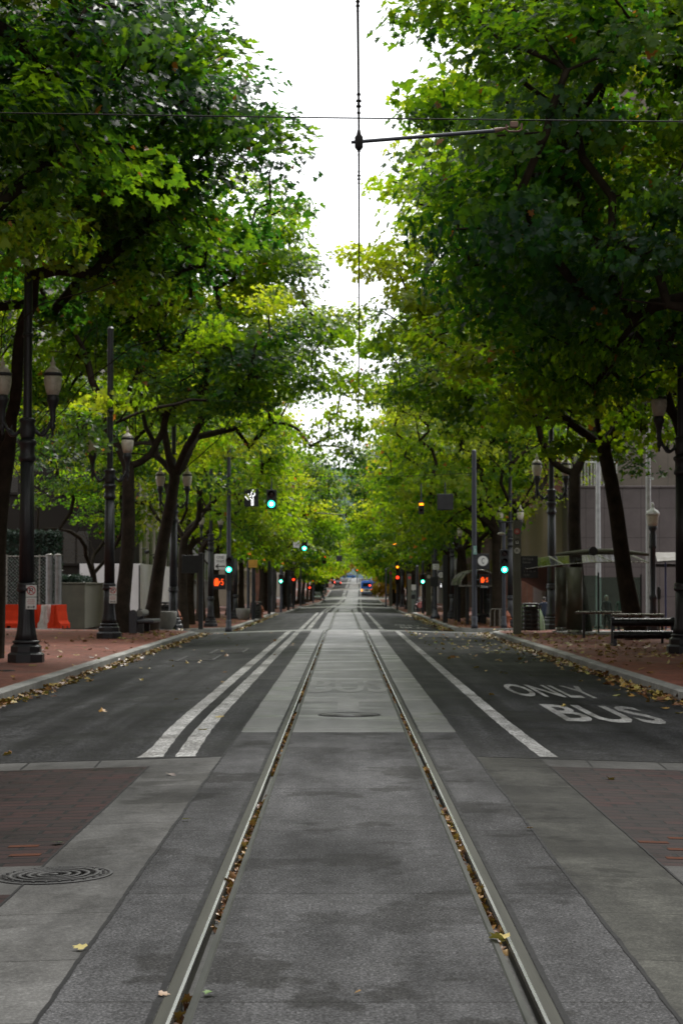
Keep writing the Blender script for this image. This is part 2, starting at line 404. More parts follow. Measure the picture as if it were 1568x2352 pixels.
for k, x in enumerate((SL, SR)): wobble(x, -8, 72, .012, .03, 11 + k, .06).build('joint_line', m_seal, **ST)
for k, x in enumerate((XB0, XB1)): wobble(x, -8, 18.3, .008, .02, 21 + k, dz=.005).build('joint_line', m_seal, **ST)
mb = MB()
for s in (-1, 1):
    for x in (2.35, 3.05, 3.75, 4.45, 5.15):
        mb.add([(s * x - .006, 18.34, gz(x, 18.3) + .004), (s * x + .006, 18.34, gz(x, 18.3) + .004), (s * x + .03 * s + .006, 19.08, gz(x, 19) + .004), (s * x + .03 * s - .006, 19.08, gz(x, 19) + .004)], [(0, 1, 2, 3)])
    mb.add([(s * 1.3, 19.09, gz(1.3, 19) + .004), (s * 1.3, 19.14, gz(1.3, 19) + .004), (s * 5.2, 19.14, gz(5.2, 19) + .004), (s * 5.2, 19.09, gz(5.2, 19) + .004)], [(0, 1, 2, 3)])
mb.build('joint_line', m_seal, **ST)

# carriageway either side of the track, block by block; lighter paving in the junctions
mb = MB()
strip(mb, -KX, SL, 19.1, 72, nx=5); strip(mb, SR, KX, 19.1, 72, nx=5)
for (a, b) in BLOCKS[1:]: strip(mb, -KX, SL, a, b, nx=3); strip(mb, SR, KX, a, b, nx=3)
mb.build('road', m_asph, **ST)
mb = MB()
for (p, q) in zip(BLOCKS[:-1], BLOCKS[1:]):
    a, b = p[1], q[0]
    strip(mb, -KX, SL, a, b, nx=3); strip(mb, SR, KX, a, b, nx=3)
    for s in (-1, 1): strip(mb, s * 90, s * KX, a, b, nx=1, zf=lambda x, y: G(y) - .12)
for s in (-1, 1): strip(mb, s * 90, s * (KX + 3), -20, 18.5, zf=lambda x, y: G(y) - .14)
for (a, b) in BLOCKS:
    for s in (-1, 1):
        for (p, q) in ((19.1 if a < 30 else a, a + 3.4), (b - 3.4, b)): strip(mb, s * (KX + 3.6), s * KX, p, q, nx=1, zf=lambda x, y: G(y) - .13)
for s in (-1, 1): strip(mb, s * 90, s * (KX + 3.6), 18.5, 21.6, zf=lambda x, y: G(y) - .14)
mb.build('junction', m_inter, **ST)
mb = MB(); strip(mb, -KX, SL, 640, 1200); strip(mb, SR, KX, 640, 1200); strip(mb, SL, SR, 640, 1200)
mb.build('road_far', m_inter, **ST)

def kerb_line(s, y0, y1, rad=3.2, n=7):
    p = [(60, y0), (KX + rad, y0)]
    p += [(KX + rad - rad * math.sin(t * math.pi / 2 / n), y0 + rad - rad * math.cos(t * math.pi / 2 / n)) for t in range(1, n + 1)]
    y = y0 + rad
    while y + 3 < y1 - rad: y += 3; p.append((KX, y))
    p += [(KX + rad - rad * math.cos(t * math.pi / 2 / n), y1 - rad + rad * math.sin(t * math.pi / 2 / n)) for t in range(0, n + 1)]
    p.append((60, y1))
    return [(s * x + XO(y), y) for x, y in p]
for bi, (y0, y1) in enumerate(BLOCKS):
    for s in (-1, 1):
        pl = kerb_line(s, y0, y1); N = len(pl)
        def off(d):
            out = []
            for k in range(N):
                a, b = Vector(pl[max(k - 1, 0)]), Vector(pl[min(k + 1, N - 1)])
                t = (b - a).normalized(); nrm = Vector((t.y, -t.x)) * s      # towards the pavement
                out.append(Vector(pl[k]) + nrm * d)
            return out
        lines = [(pl, -.14), (off(.012), .015), (off(.035), .032), (off(.24), .036)]
        m = MB(); nl = len(lines)
        m.add([(q[0], q[1], G(q[1]) + z) for k in range(N) for q, z in [(l[k], z) for l, z in lines]],
              [(k * nl + j, k * nl + j + 1, (k + 1) * nl + j + 1, (k + 1) * nl + j) for k in range(N - 1) for j in range(nl - 1)])
        m.build('kerb', m_kerb, **ST)
        inn = off(.24); m = MB(); rows = []
        xs = (0, .15, .4, 1)
        vs = []
        for k in range(N):
            q = inn[k]; xe = s * 62
            for t in xs:
                x = q[0] + (xe - q[0]) * t; vs.append((x, q[1], sw(x, q[1]) if t else G(q[1]) + .036))
        n = len(xs)
        m.add(vs, [(j * n + k, j * n + k + 1, (j + 1) * n + k + 1, (j + 1) * n + k) for j in range(N - 1) for k in range(n - 1)])
        m.build('pavement', m_brick, **ST)

# painted lines and words
def paint_line(x0, x1, y0, y1, m=m_paint, seed=1, taper=False, bend=0.):
    rr = random.Random(seed); o = MB(); y = y0; pts = []
    while y < y1:
        e = .007; xa = x0 + rr.uniform(-e, e); xb = x1 + rr.uniform(-e, e)
        bx = bend * max(0, 1 - (y - y0) / 7) ** 2; xa += bx; xb += bx
        if taper and y < y0 + 1.6: xa -= (1 - (y - y0) / 1.6) ** 2 * .07
        pts.append((xa + XO(y), xb + XO(y), y)); y += .25 if y < 40 else 2.5
    pts.append((x0 + XO(y1), x1 + XO(y1), y1))
    o.add([(p[k], p[2], gz(p[k] - XO(p[2]), p[2]) + .004) for p in pts for k in (0, 1)], [(2 * j, 2 * j + 1, 2 * j + 3, 2 * j + 2) for j in range(len(pts) - 1)])
    return o.build('lane_line', m, **ST)
paint_line(-2.11, -1.92, 19.25, 72, seed=1, taper=True, bend=.13); paint_line(-1.77, -1.57, 19.22, 72, seed=2, bend=.1)
paint_line(1.89, 2.07, 19.3, 72, seed=3, bend=.06)
for k, (a, b) in enumerate(BLOCKS[1:]):
    paint_line(-2.13, -1.92, a, b, seed=10 + k); paint_line(-1.78, -1.55, a, b, seed=20 + k); paint_line(1.7, 1.9, a, b, seed=30 + k)
def road_word(s, x0, x1, y0, y1, m):
    me = text_mesh(s, 1.0, x1 - x0, y1 - y0, bold=.018); me.materials.append(m)
    bm = bmesh.new(); bm.from_mesh(me); bmesh.ops.triangulate(bm, faces=bm.faces[:]); bm.to_mesh(me); bm.free()
    cx, cy = (x0 + x1) / 2, (y0 + y1) / 2
    for v in me.vertices: v.co.z = gz(v.co.x + cx, v.co.y + cy) + .005
    return link('road_lettering', me, None, (cx, cy, 0), **ST)
m_word = ground_mat('word_paint', (.31, .31, .3), spec=.05, agg=.6, agg_scale=45, stain=.5, wet=.4, patch=.7, rdry=.6)
road_word('BUS', 2.84, 4.2, 24.7, 28.3, m_word); road_word('ONLY', 2.7, 4.1, 30.2, 34.0, m_word)
road_word('BUS', 2.84, 4.2, 95, 99, m_word); road_word('ONLY', 2.7, 4.1, 101, 105, m_word)
road_word('BUS', XC - .62, XC + .66, 30.5, 34.6, m_worn)
mb = MB()
mb.add([(XC - .63, 28.0, .004), (XC + .62, 28.0, .004), (XC + .62, 28.6, .004), (XC - .63, 28.6, .004)], [(0, 1, 2, 3)])
mb.add([(XC - .14, 25.8, .0045), (XC + .16, 25.8, .0045), (XC + .16, 27.995, .0045), (XC - .14, 27.995, .0045)], [(0, 1, 2, 3)])
mb.build('road_marking', m_worn, **ST)
# stop lines at the junctions
mb = MB()
for y in (69.8, 92.2, 150, 229, 333): mb.add([(SL - .5 + XO(y), y, G(y) + .006), (SR + .5 + XO(y), y, G(y) + .006), (SR + .5 + XO(y), y + .45, G(y + .45) + .006), (SL - .5 + XO(y), y + .45, G(y + .45) + .006)], [(0, 1, 2, 3)])
mb.build('road_marking', m_worn, **ST)

def manhole(x, y, r, label, rings, zf):
    root = thing('manhole_cover', label, 'manhole cover', (x, y, zf(x, y)))
    sl = (zf(x + .1, y) - zf(x - .1, y)) / .2
    root.rotation_euler = (0, -math.atan(sl), 0)
    m = MB(); m.lathe([(r, 0), (r, .006), (r * .93, .007), (r * .93, .001)], 48); m.build('frame_ring', m_iron, root)
    m = MB(); m.lathe([(r * .91, -.002), (r * .91, .005)], 48)
    if rings:
        for rr in (.78, .62, .46, .3): m.lathe([(r * rr, .005), (r * rr, .011), (r * (rr - .07), .011), (r * (rr - .07), .005)], 40)
        for k in range(24):
            a = k * math.pi / 12; m.lathe([(.011, .005), (.009, .012)], 8, (r * .85 * math.cos(a), r * .85 * math.sin(a), 0))
        m.lathe([(.03, .005), (.025, .013)], 12)
    m.build('lid', m_iron if rings else m_slab2, root)
    return root
manhole(-1.70, 11.42, .345, 'round cast iron manhole cover with raised rings beside the brick crossing', True, gz)
manhole(XC + .02, 25.25, .41, 'wide round manhole lid filled with concrete between the tram rails', False, gz)
def grate(x, y, label, w=.42, d=1.7):
    root = thing('drain_grate', label, 'drain grate', (x, y, gz(x, y)), group='drain grates in the left lane')
    root.rotation_euler = (0, -math.atan((gz(x + .1, y) - gz(x - .1, y)) / .2), 0)
    m = MB(); m.box(-w, w, -d, d, -.01, .006); m.build('pit', m_groove, root)
    m = MB()
    for k in range(14):
        y_ = -d + 2 * d * (k + .5) / 14; m.box(-w + .01, w - .01, y_ - .06, y_ + .06, .0062, .012)
    for s in (-1, 1): m.box(s * w - .03, s * w + .03, -d, d, .0064, .014)
    m.build('bars', m_iron, root)
grate(-3.45, 46.5, 'iron drain grate in the left lane asphalt, the nearer of two'); grate(-3.0, 51.0, 'iron drain grate in the left lane asphalt, the farther of two')
mb = MB(); mb.lathe([(.3, 0), (.3, .008), (.27, .008), (.26, .004)], 32)
for k in range(-3, 4): mb.box(-.2, .2, k * .06 - .012, k * .06 + .012, .004, .01)
tag(mb.build('manhole_cover', m_iron, None, (-6.62, 37.3, sw(-6.6, 37.3))), 'dark iron cover in the left brick pavement in front of the lamp post', 'manhole cover')
# ------------------------------------------------------------------ plane trees
def leaf_mat(name, stops, tstops, tr=.45):
    m, nt, b, L = new_mat(name)
    at_ = nd(nt, 'ShaderNodeAttribute', attribute_name='v'); v = at_.outputs['Fac']
    c = ramp(nt, stops, v).outputs[0]
    L.new(c, b.inputs['Base Color']); b.inputs['Roughness'].default_value = .42; b.inputs['Specular IOR Level'].default_value = .3
    t = nd(nt, 'ShaderNodeBsdfTranslucent'); L.new(ramp(nt, tstops, v).outputs[0], t.inputs[0])
    x = nd(nt, 'ShaderNodeMixShader'); x.inputs[0].default_value = tr
    L.new(b.outputs[0], x.inputs[1]); L.new(t.outputs[0], x.inputs[2]); L.new(x.outputs[0], nt.nodes['Material Output'].inputs[0])
    return m
m_leaf = leaf_mat('plane_leaf', [(0, (.006, .028, .016)), (.4, (.018, .068, .015)), (.7, (.06, .118, .009)), (.95, (.125, .165, .013)), (1, (.22, .09, .02))],
                  [(0, (.05, .18, .012)), (.4, (.22, .42, .01)), (.75, (.47, .68, .01)), (.97, (.66, .72, .03)), (1, (.6, .22, .03))], .52)
m_leafy = leaf_mat('autumn_leaf', [(0, (.10, .12, .015)), (.5, (.22, .17, .02)), (1, (.3, .14, .02))], [(0, (.35, .4, .03)), (.5, (.7, .5, .04)), (1, (.7, .35, .04))], .5)
m_leafd = leaf_mat('conifer_leaf', [(0, (.012, .028, .02)), (1, (.035, .06, .035))], [(0, (.03, .06, .03)), (1, (.05, .1, .04))], .2)
m_leafb = leaf_mat('rusty_leaf', [(0, (.07, .06, .02)), (.5, (.13, .07, .02)), (1, (.2, .08, .025))], [(0, (.2, .18, .03)), (1, (.5, .22, .04))], .45)
m_bark = mat('plane_bark', (.03, .023, .017), .85, spec=.08, var=.55, scale=3.2, bump=.7, bscale=14)
def smooth_noise(rs, n=60):
    k = rs.normal(size=(n, 3)); k /= np.linalg.norm(k, axis=1)[:, None]; k *= rs.uniform(.5, 1.6, n)[:, None]; ph = rs.uniform(0, 6.28, n)
    return lambda p: np.cos(p @ k.T + ph).sum(1) / math.sqrt(n / 2)
LEAF = np.array([(0, 0, 0), (0, .42, 0), (0, 1.0, 0),
                 (.30, -.05, 0), (.52, .22, 0), (.26, .36, 0), (.40, .66, 0), (.14, .70, 0)], float)      # midrib + right half, then mirrored
def leaf_template(fold=.28):
    P = LEAF.copy(); P[:, 2] = np.abs(P[:, 0]) * fold - .12 * P[:, 1] ** 2
    Mr = P[3:].copy(); Mr[:, 0] *= -1
    V = np.vstack([P, Mr])
    f1 = [0, 3, 4, 5, 6, 7, 2]; f2 = [2, 12, 11, 10, 9, 8, 0]
    return V, [f1, f2]
def build_leaves(name, pos, nrm, size, val, rs, mats):
    """one mesh of lobed folded leaves"""
    n = len(pos); V, Fs = leaf_template(); nv = len(V)
    d = rs.normal(size=(n, 3)); d[:, 2] -= .9
    d -= nrm * (d * nrm).sum(1)[:, None]; d /= np.linalg.norm(d, axis=1)[:, None] + 1e-9
    s = np.cross(d, nrm)
    sz = size[:, None, None]
    fz = rs.uniform(-.4, 2.6, n)[:, None, None]
    pts = pos[:, None, :] + sz * (V[None, :, 0, None] * s[:, None, :] + V[None, :, 1, None] * d[:, None, :] + fz * V[None, :, 2, None] * nrm[:, None, :])
    pts = pts.reshape(-1, 3)
    base = (np.arange(n) * nv)
    idx = np.concatenate([np.concatenate([base[:, None] + np.array(f)[None] for f in Fs], 1)], 1).reshape(-1)
    ln = np.tile([len(f) for f in Fs], n); st = np.concatenate([[0], np.cumsum(ln)[:-1]])
    me = bpy.data.meshes.new(name)
    me.vertices.add(n * nv); me.vertices.foreach_set('co', pts.astype(np.float32).ravel())
    me.loops.add(len(idx)); me.loops.foreach_set('vertex_index', idx.astype(np.int32))
    me.polygons.add(len(ln)); me.polygons.foreach_set('loop_start', st.astype(np.int32)); me.polygons.foreach_set('loop_total', ln.astype(np.int32))
    me.update(calc_edges=True)
    a = me.attributes.new('v', 'FLOAT', 'POINT'); a.data.foreach_set('value', np.repeat(val, nv).astype(np.float32))
    for m in mats: me.materials.append(m)
    return me
def tree_meshes(seed, fork=4.6, lean=(0, 0), r0=.27, cc=(1.2, 0, 11.5), rr=(6.3, 5.6, 7.0), nclump=170, per=150, leaf=.19, low=5.2, clr=1.0, twigs=True, hole=.2, vbias=0., nlimb=5, extra=(), rise=0.):
    """trunk mesh and crown mesh of a street tree. The street lies towards +x. extra: clumps put in by hand (x, y, z)"""
    rs = np.random.RandomState(seed); fn = smooth_noise(rs); fn2 = smooth_noise(rs)
    C = []
    while len(C) < nclump:
        p = rs.uniform(-1, 1, 3); q = np.linalg.norm(p)
        if q > 1 or q < .25 + .35 * rs.rand(): continue
        w = np.array(cc) + p * np.array(rr)
        if math.hypot(w[0], w[1]) < 2.3 and w[2] < cc[2] - 1.5: continue
        if w[2] < low + rise * max(0, w[0] - 1.0) + 1.0 * rs.rand() + 1.1 * fn2(np.array([[w[0] * .55, w[1] * .55, 0]]))[0]: continue
        if fn(w[None] * .55)[0] < -hole * 2.2: continue
        C.append(w)
    C = np.array(C + [np.array(e, float) for e in extra])
    # skeleton: trunk, limbs, then each clump joins the nearest node that lies nearer the fork
    nodes = [np.zeros(3)]; par = [-1]
    top = np.array([lean[0], lean[1], fork])
    nt_ = 6
    for k in range(1, nt_ + 1):
        t = k / nt_; p = top * t; p[:2] += np.sin(t * 3.0 + seed) * .06; p[0] += .12 * math.sin(t * 5 + seed * 1.7) * t
        nodes.append(p); par.append(len(nodes) - 2)
    fk = len(nodes) - 1
    for j in range(nlimb):
        a = 6.283 * (j + rs.uniform(-.25, .25)) / nlimb; u = rs.uniform(.4, .85)
        prev = fk; d = np.array([math.cos(a) * u + .12, math.sin(a) * u, 1.0])
        if j == 0: d = np.array([.75, rs.uniform(-.3, .3), .7])
        p = nodes[fk].copy(); L_ = rs.uniform(4.0, 7.0)
        for k in range(10):
            d = d + rs.normal(size=3) * .2 + np.array([0, 0, .05]); d /= np.linalg.norm(d); p = p + d * L_ / 10
            nodes.append(p.copy()); par.append(prev); prev = len(nodes) - 1
    fp = nodes[fk]
    order = np.argsort(np.linalg.norm(C - fp, axis=1))
    tips = []
    for ci in order:
        c = C[ci]; N = np.array(nodes[fk:]); dd = np.linalg.norm(N - c, axis=1); dc = np.linalg.norm(c - fp); dn = np.linalg.norm(N - fp, axis=1)
        cost = dd + np.where(dn > dc, 4.0, 0) + np.maximum(0, N[:, 2] - c[2]) * .35 + .12 * dn
        j = int(np.argmin(cost)) + fk
        s = nodes[j]; L_ = np.linalg.norm(c - s); ns = max(2, int(L_ / .7)); prev = j
        bend = rs.normal(size=3) * .12 * L_; bend[2] = abs(bend[2]) * .6 + .05 * L_
        for k in range(1, ns + 1):
            t = k / ns; p = s + (c - s) * t + bend * math.sin(t * math.pi) + rs.normal(size=3) * .05
            nodes.append(p); par.append(prev); prev = len(nodes) - 1
        tips.append(prev)
    n = len(nodes); wgt = np.zeros(n)
    for t in tips: wgt[t] += 1
    for k in range(n - 1, 0, -1): wgt[par[k]] += wgt[k]
    rad = np.maximum(.012, .021 * np.power(np.maximum(wgt, .3), .49))
    rad[:fk + 1] = np.linspace(r0 * 1.0, r0 * .78, fk + 1); rad = np.minimum(rad, r0 * .5 + (np.arange(n) <= fk) * r0)
    rad[0] = r0 * 1.45; rad[1] = r0 * 1.06
    kids = [[] for _ in range(n)]
    for k in range(1, n): kids[par[k]].append(k)
    mb = MB(); stack = [0]
    chains = []
    def walk(start, first):
        ch = [start, first]
        while kids[ch[-1]]:
            kk = sorted(kids[ch[-1]], key=lambda q: -wgt[q])
            for o in kk[1:]: todo.append((ch[-1], o))
            ch.append(kk[0])
        return ch
    todo = [(0, kids[0][0])]
    while todo:
        s, f = todo.pop(); ch = walk(s, f)
        rd = [min(rad[q], rad[ch[1]] * 1.05) for q in ch]; rd = [max(rd[k:k + 1] + [.008]) for k in range(len(rd))]
        if s == 0: rd[0] = rad[0]; rd[1] = rad[1]
        if max(rd) < .02 and not twigs: continue
        big = max(rd)
        mb.tube([nodes[q] for q in ch], rd, 10 if big > .15 else (6 if big > .05 else 4), cap=False)
    # root flare
    me_t = bpy.data.meshes.new('trunk'); me_t.from_pydata(mb.v, [], mb.f); me_t.materials.append(m_bark)
    me_t.polygons.foreach_set('use_smooth', [True] * len(mb.f)); me_t.update()
    # leaves
    nc = len(C); cnt = rs.poisson(per, nc); ci = np.repeat(np.arange(nc), cnt); m = len(ci)
    cr = rs.uniform(.75, 1.3, nc) * clr
    q = rs.normal(size=(m, 3)); q /= np.linalg.norm(q, axis=1)[:, None]; q *= (rs.uniform(0, 1, m) ** .45)[:, None]
    P = C[ci] + q * cr[ci][:, None] * np.array([1.12, 1.12, .46])
    P[:, 2] -= .18 * (q[:, 0] ** 2 + q[:, 1] ** 2) * cr[ci]
    ctr = np.array(cc) - np.array([0, 0, 3.0])
    out = P - ctr; out /= np.linalg.norm(out, axis=1)[:, None]
    ctilt = rs.normal(size=(nc, 3)) * .38
    nr = out * .5 + q * .3 + ctilt[ci] + np.array([0, 0, .6]) + rs.normal(size=(m, 3)) * .33; nr /= np.linalg.norm(nr, axis=1)[:, None]
    cv = rs.normal(size=nc) * .2
    val = .46 + vbias + cv[ci] + rs.normal(size=m) * .13 + .13 * fn(P * .35)
    val = np.clip(val, 0.0, .93); val[rs.rand(m) < .004] = 1.0
    me_c = build_leaves('crown', P, nr, leaf * rs.uniform(.5, 1.3, m), val, rs, [m_leaf])
    return me_t, me_c
SIDE = {-1: 'left', 1: 'right'}
def plant(me, x, y, label, scale=1., flip=False, rz=0., name='plane_tree', group='plane trees lining the street', z=None):
    o = thing(name, label, 'tree', (x, y, sw(x - XO(y), y) - .02 if z is None else z), rz, group)
    o.scale = (scale * (-1 if flip else 1), scale, scale)
    link('trunk', me[0], o); link('crown', me[1], o)
    return o
NEAR = dict(nclump=215, per=140, leaf=.182, clr=.95, low=5.2, hole=.22)
VA = [tree_meshes(101 + k, lean=l, **{**NEAR, **kw}) for k, (l, kw) in enumerate([
    ((.3, .2), dict(vbias=-.14, nclump=235, per=150, low=7.0, cc=(1.2, 0, 10.9), rr=(6.4, 5.6, 5.6))), ((-.2, .3), dict(fork=5.2, vbias=-.16, nclump=245, per=150, low=7.0)), ((.5, -.2), dict(fork=5.6, vbias=.04)), ((.15, .1), dict(fork=5.6, cc=(1.0, 0, 12), vbias=.04))])]  # first two crowns darkened in leaf colour, as shade under thick canopy
FARK = dict(vbias=.1, nclump=150, per=75, leaf=.27, clr=1.1, twigs=False, low=4.0, cc=(1.0, 0, 10.8), rr=(6.3, 5.6, 7.2))
VF = [tree_meshes(301 + k, **FARK) for k in range(3)]
WIDE = {**NEAR, 'nclump': 200, 'low': 5.9, 'rise': .5, 'fork': 5.8, 'cc': (1.8, 0, 10.8), 'rr': (6.9, 5.6, 5.8), 'vbias': .05}  # mid-distance crowns, leaf colour lifted to stand for backlight
VW = [tree_meshes(351 + k, lean=((.3, .1), (.95, .2))[k], extra=(((-.2, -8.3, 6.1), (-.4, -8.1, 6.9), (.2, -7.2, 7.4), (-.8, -7.6, 5.6), (-.1, -6.6, 6.6), (.9, -6.8, 7.6)), ())[k], **WIDE) for k in range(2)]
VW.append(tree_meshes(353, lean=(.9, .2), extra=((7.2, 0, 8.2), (8.0, -.5, 7.6), (7.6, .8, 6.9), (8.4, .3, 8.8), (6.8, -1, 7.4), (6.1, .5, 7.0), (8.2, .9, 9.6), (7.3, -.6, 9.4), (7.9, 0, 6.5)), **WIDE))
MID = dict(nclump=180, per=75, leaf=.22, clr=.95, low=4.0, cc=(.8, 0, 10.6), rr=(5.6, 5.4, 7.0), vbias=.12)
VM = [tree_meshes(371 + k, **MID) for k in range(2)]
LOWK = dict(vbias=.12, nclump=110, per=42, leaf=.42, clr=1.3, twigs=False, low=3.2, cc=(.8, 0, 10.0), rr=(6.4, 5.8, 7.2))
VL = [tree_meshes(401 + k, **LOWK) for k in range(2)]
ORD = 'first second third fourth fifth sixth seventh eighth ninth tenth eleventh twelfth thirteenth fourteenth fifteenth sixteenth seventeenth eighteenth nineteenth twentieth'.split()
# trees on the left
L_near = [(-7.9, 33, 0, .95), (-7.75, 43.5, 1, 1.0), (-7.75, 55.5, 3, 1.0), (-7.7, 67.3, 2, 1.0)]
lt = [('plane tree at the top left, trunk out of view, limbs over the road', -9.0, 37, 0, 1.0, 0),
      ('plane tree whose thick dark trunk stands at the left edge behind the first lamp', -8.0, 43.5, 0, 1.0, 0),
      ('plane tree with straight trunk just right of the second left lamp post', -7.75, 67.3, 4, 1.0, 0),
      ('plane tree with trunk rising behind the bench on the left pavement', -7.15, 71.0, 6, .97, 0)]
AV = VA + VW
for lab, x, y, k, s, rz in lt: plant(AV[k], x, y, lab, s)
rt = [('plane tree at the top right, its trunk out of view, dark leaves over the road', 8.4, 36, 1, 1.0, 0),
      ('plane tree whose leaning trunk rises behind the right-hand lamp post', 9.2, 50.5, 2, 1.0, 0),
      ('plane tree with brown trunk leaning left behind the rail bench on the right', 8.85, 58.3, 5, 1.0, 0),
      ('plane tree with curved trunk rising through the glass bus shelter canopy', 8.3, 67.5, 4, .96, 0),
      ('plane tree at the upper right edge, trunk hidden past the frame beside the bench', 8.9, 43, 1, 1.0, 0)]
for lab, x, y, k, s, rz in rt: plant(AV[k], x, y, lab, s, flip=True)
far_y = [(91.5, 100, 110.5, 121, 131, 142.5), (175, 186, 197, 208, 219, 229), (255, 267, 280, 293, 305), (335, 350, 366, 382), (415, 435, 455), (495, 520, 545), (575, 600, 625)]
where = ['beyond the lit arrow signal', 'on the second block', 'on the third block', 'on the fourth block', 'on the fifth block', 'on the sixth block', 'on the last block below the hill']
for b, ys in enumerate(far_y):
    for s in (-1, 1):
        for k, y in enumerate(ys):
            r2 = random.Random(b * 100 + k * 10 + s)
            if b == 0 and k == 0 and s > 0: y += 4.5
            x = s * ((8.0 if b < 1 else 7.6) + r2.uniform(-.5, .5)) + XO(y)
            me = (VM[(k + (s > 0)) % 2] if b == 0 else VF[(k + b) % 3] if b < 2 else VL[(k + b) % 2])
            sc_ = r2.uniform(.88, 1.02) * ((.92 if s < 0 else 1.02) if b == 0 else 1.04)
            plant(me, x, y, '%s tree along the %s kerb %s' % (ORD[k], SIDE[s], where[b]), sc_, flip=s > 0)
# ------------------------------------------------------------------ materials of street furniture
m_lampi = mat('lamp_post_paint', (.022, .023, .027), .42, .15, .25, 5, bump=.15)
m_pole = mat('grey_pole_paint', (.042, .045, .056), .4, .3, .25, 4)
m_dark = mat('black_housing', (.012, .012, .014), .45, 0, .3, 9)
m_back = mat('sign_back', (.03, .03, .032), .5, .3, .25, 5)
m_white = mat('sign_white', (.62, .62, .6), .5, 0, .08, 5)
m_black = mat('sign_black', (.015, .015, .015), .5, 0, .1, 5)
m_red = mat('sign_red', (.42, .03, .03), .5, 0, .1, 5)
m_globe = mat('lamp_globe', (.5, .46, .38), .3, 0, .15, 9)
m_olive = mat('olive_metal', (.10, .098, .072), .42, .4, .2, 3)
m_conc = mat('concrete', (.17, .165, .15), .8, 0, .3, 4, bump=.3)
m_off = mat('dark_lens', (.03, .012, .012), .25)
m_green = emit('green_light', (.02, 1, .62), 5); m_greenc = emit('green_light_core', (.5, 1, .95), 9)
m_redl = emit('red_light', (1, .04, .012), 3.5); m_amber = emit('amber_light', (1, .3, .01), 3.5); m_wlit = emit('white_light', (1, 1, 1), 1.6)
m_hand = emit('orange_light', (1, .085, .008), 1.6)

def oct_prof(mb, levels, c=(0, 0, 0)):
    mb.lathe(levels, 8, c, smooth=False, rot=.5)
def make_lamp(label):
    root = thing('street_lamp', label, 'street lamp', group='twin-globe lamp posts that carry the overhead wires')
    m = MB(); oct_prof(m, [(.40, 0), (.40, .17), (.37, .2), (.335, .22), (.335, .34), (.30, .37), (.27, .40)]); m.build('base', m_lampi, root)
    m = MB(); m.lathe([(.265, .40), (.29, .42), (.29, .45), (.255, .47)], 24); m.lathe([(.25, .47), (.215, .62), (.185, .82), (.175, 1.0), (.172, 1.5)], 48, flute=.07, fn=16)
    m.lathe([(.18, 1.5), (.21, 1.53), (.21, 1.58), (.19, 1.6), (.2, 1.64), (.2, 1.68), (.17, 1.7)], 24)
    m.lathe([(.165, 1.7), (.15, 4.3)], 48, flute=.07, fn=16)
    m.lathe([(.155, 4.3), (.19, 4.33), (.19, 4.4), (.16, 4.44), (.155, 4.62), (.2, 4.68), (.2, 4.73), (.14, 4.78)], 24); m.build('shaft', m_lampi, root)
    m = MB(); m.lathe([(.14, 4.78), (.16, 4.84), (.17, 5.0), (.15, 5.12), (.18, 5.16), (.18, 5.2), (.11, 5.24)], 20)
    m.build('crosshead', m_lampi, root)
    m = MB(); m.tube([(0, 0, 5.2), (0, 0, 9.6)], .095, 14); m.lathe([(.11, 6.98), (.12, 7.0), (.12, 7.05), (.105, 7.07)], 16)
    m.tube([(0, 0, 9.6), (0, 0, 9.66)], [.11, .05], 14); m.build('upper_pole', m_lampi, root)
    for s in (-1, 1):
        m = MB(); pts = []
        for k in range(13):
            t = k / 12; pts.append((s * (.13 + .41 * t), 0, 5.0 - .13 * math.sin(t * math.pi * 1.15) + .26 * max(0, t - .45) ** 1.2))
        m.tube(pts, [.055 - .018 * abs(math.sin(k / 12 * 6.28)) for k in range(13)], 8)
        m.tube([(s * .3, 0, 4.9), (s * .36, 0, 5.0), (s * .32, 0, 5.09)], [.03, .022, .012], 6)
        arm = m.build('arm', m_lampi, root)
        m = MB(); c = (s * .54, 0, 0)
        m.lathe([(.008, 4.86), (.03, 4.9), (.018, 4.94), (.05, 5.0), (.06, 5.06), (.035, 5.12), (.07, 5.18), (.055, 5.24), (.065, 5.4), (.11, 5.56), (.135, 5.6), (.135, 5.66), (.115, 5.7), (.12, 5.73)], 20, c)
        m.build('lamp_holder', m_lampi, arm)
        m = MB(); m.lathe([(.12, 5.73), (.16, 5.84), (.188, 5.98), (.19, 6.1), (.178, 6.14)], 24, c); m.build('globe', m_globe, arm)
        m = MB(); m.lathe([(.19, 6.14), (.2, 6.16), (.2, 6.2), (.18, 6.21)], 24, c); m.build('globe_band', m_lampi, arm)
        m = MB(); m.lathe([(.18, 6.21), (.15, 6.27), (.08, 6.32), (.05, 6.36), (.045, 6.4), (.07, 6.42), (.035, 6.45), (.025, 6.5), (.008, 6.56)], 24, c); m.build('globe_cap', m_globe, arm)
    return root
lamp0 = make_lamp('black twin-globe lamp post nearest on the left brick pavement, no-parking sign on its shaft')
x, z = at(60, 1500, 41.4); lamp0.location = (x, 41.4, sw(x, 41.4))
def place_lamp(px, y, label, x=None, scale=1.0):
    x = at(px, 1400, y)[0] if x is None else x
    return dup(lamp0, (x, y, sw(x, y)), 0, label, scale)
place_lamp(251, 59.7, 'grey twin-globe lamp post, second from the left edge, with a small no-parking sign')
place_lamp(398, 73.5, 'twin-globe lamp post hidden between the forked left trunks', scale=.95)
place_lamp(484, 94.7, 'twin-globe lamp post just left of the one way sign pole', scale=.87)
place_lamp(1567, 46.7, 'black twin-globe lamp post cut by the right edge of the photo')
place_lamp(1267, 72.2, 'twin-globe lamp post between the bus stop display and the glass shelter')
place_lamp(1172, 92.8, 'twin-globe lamp post behind the right-hand green signal', scale=.9)
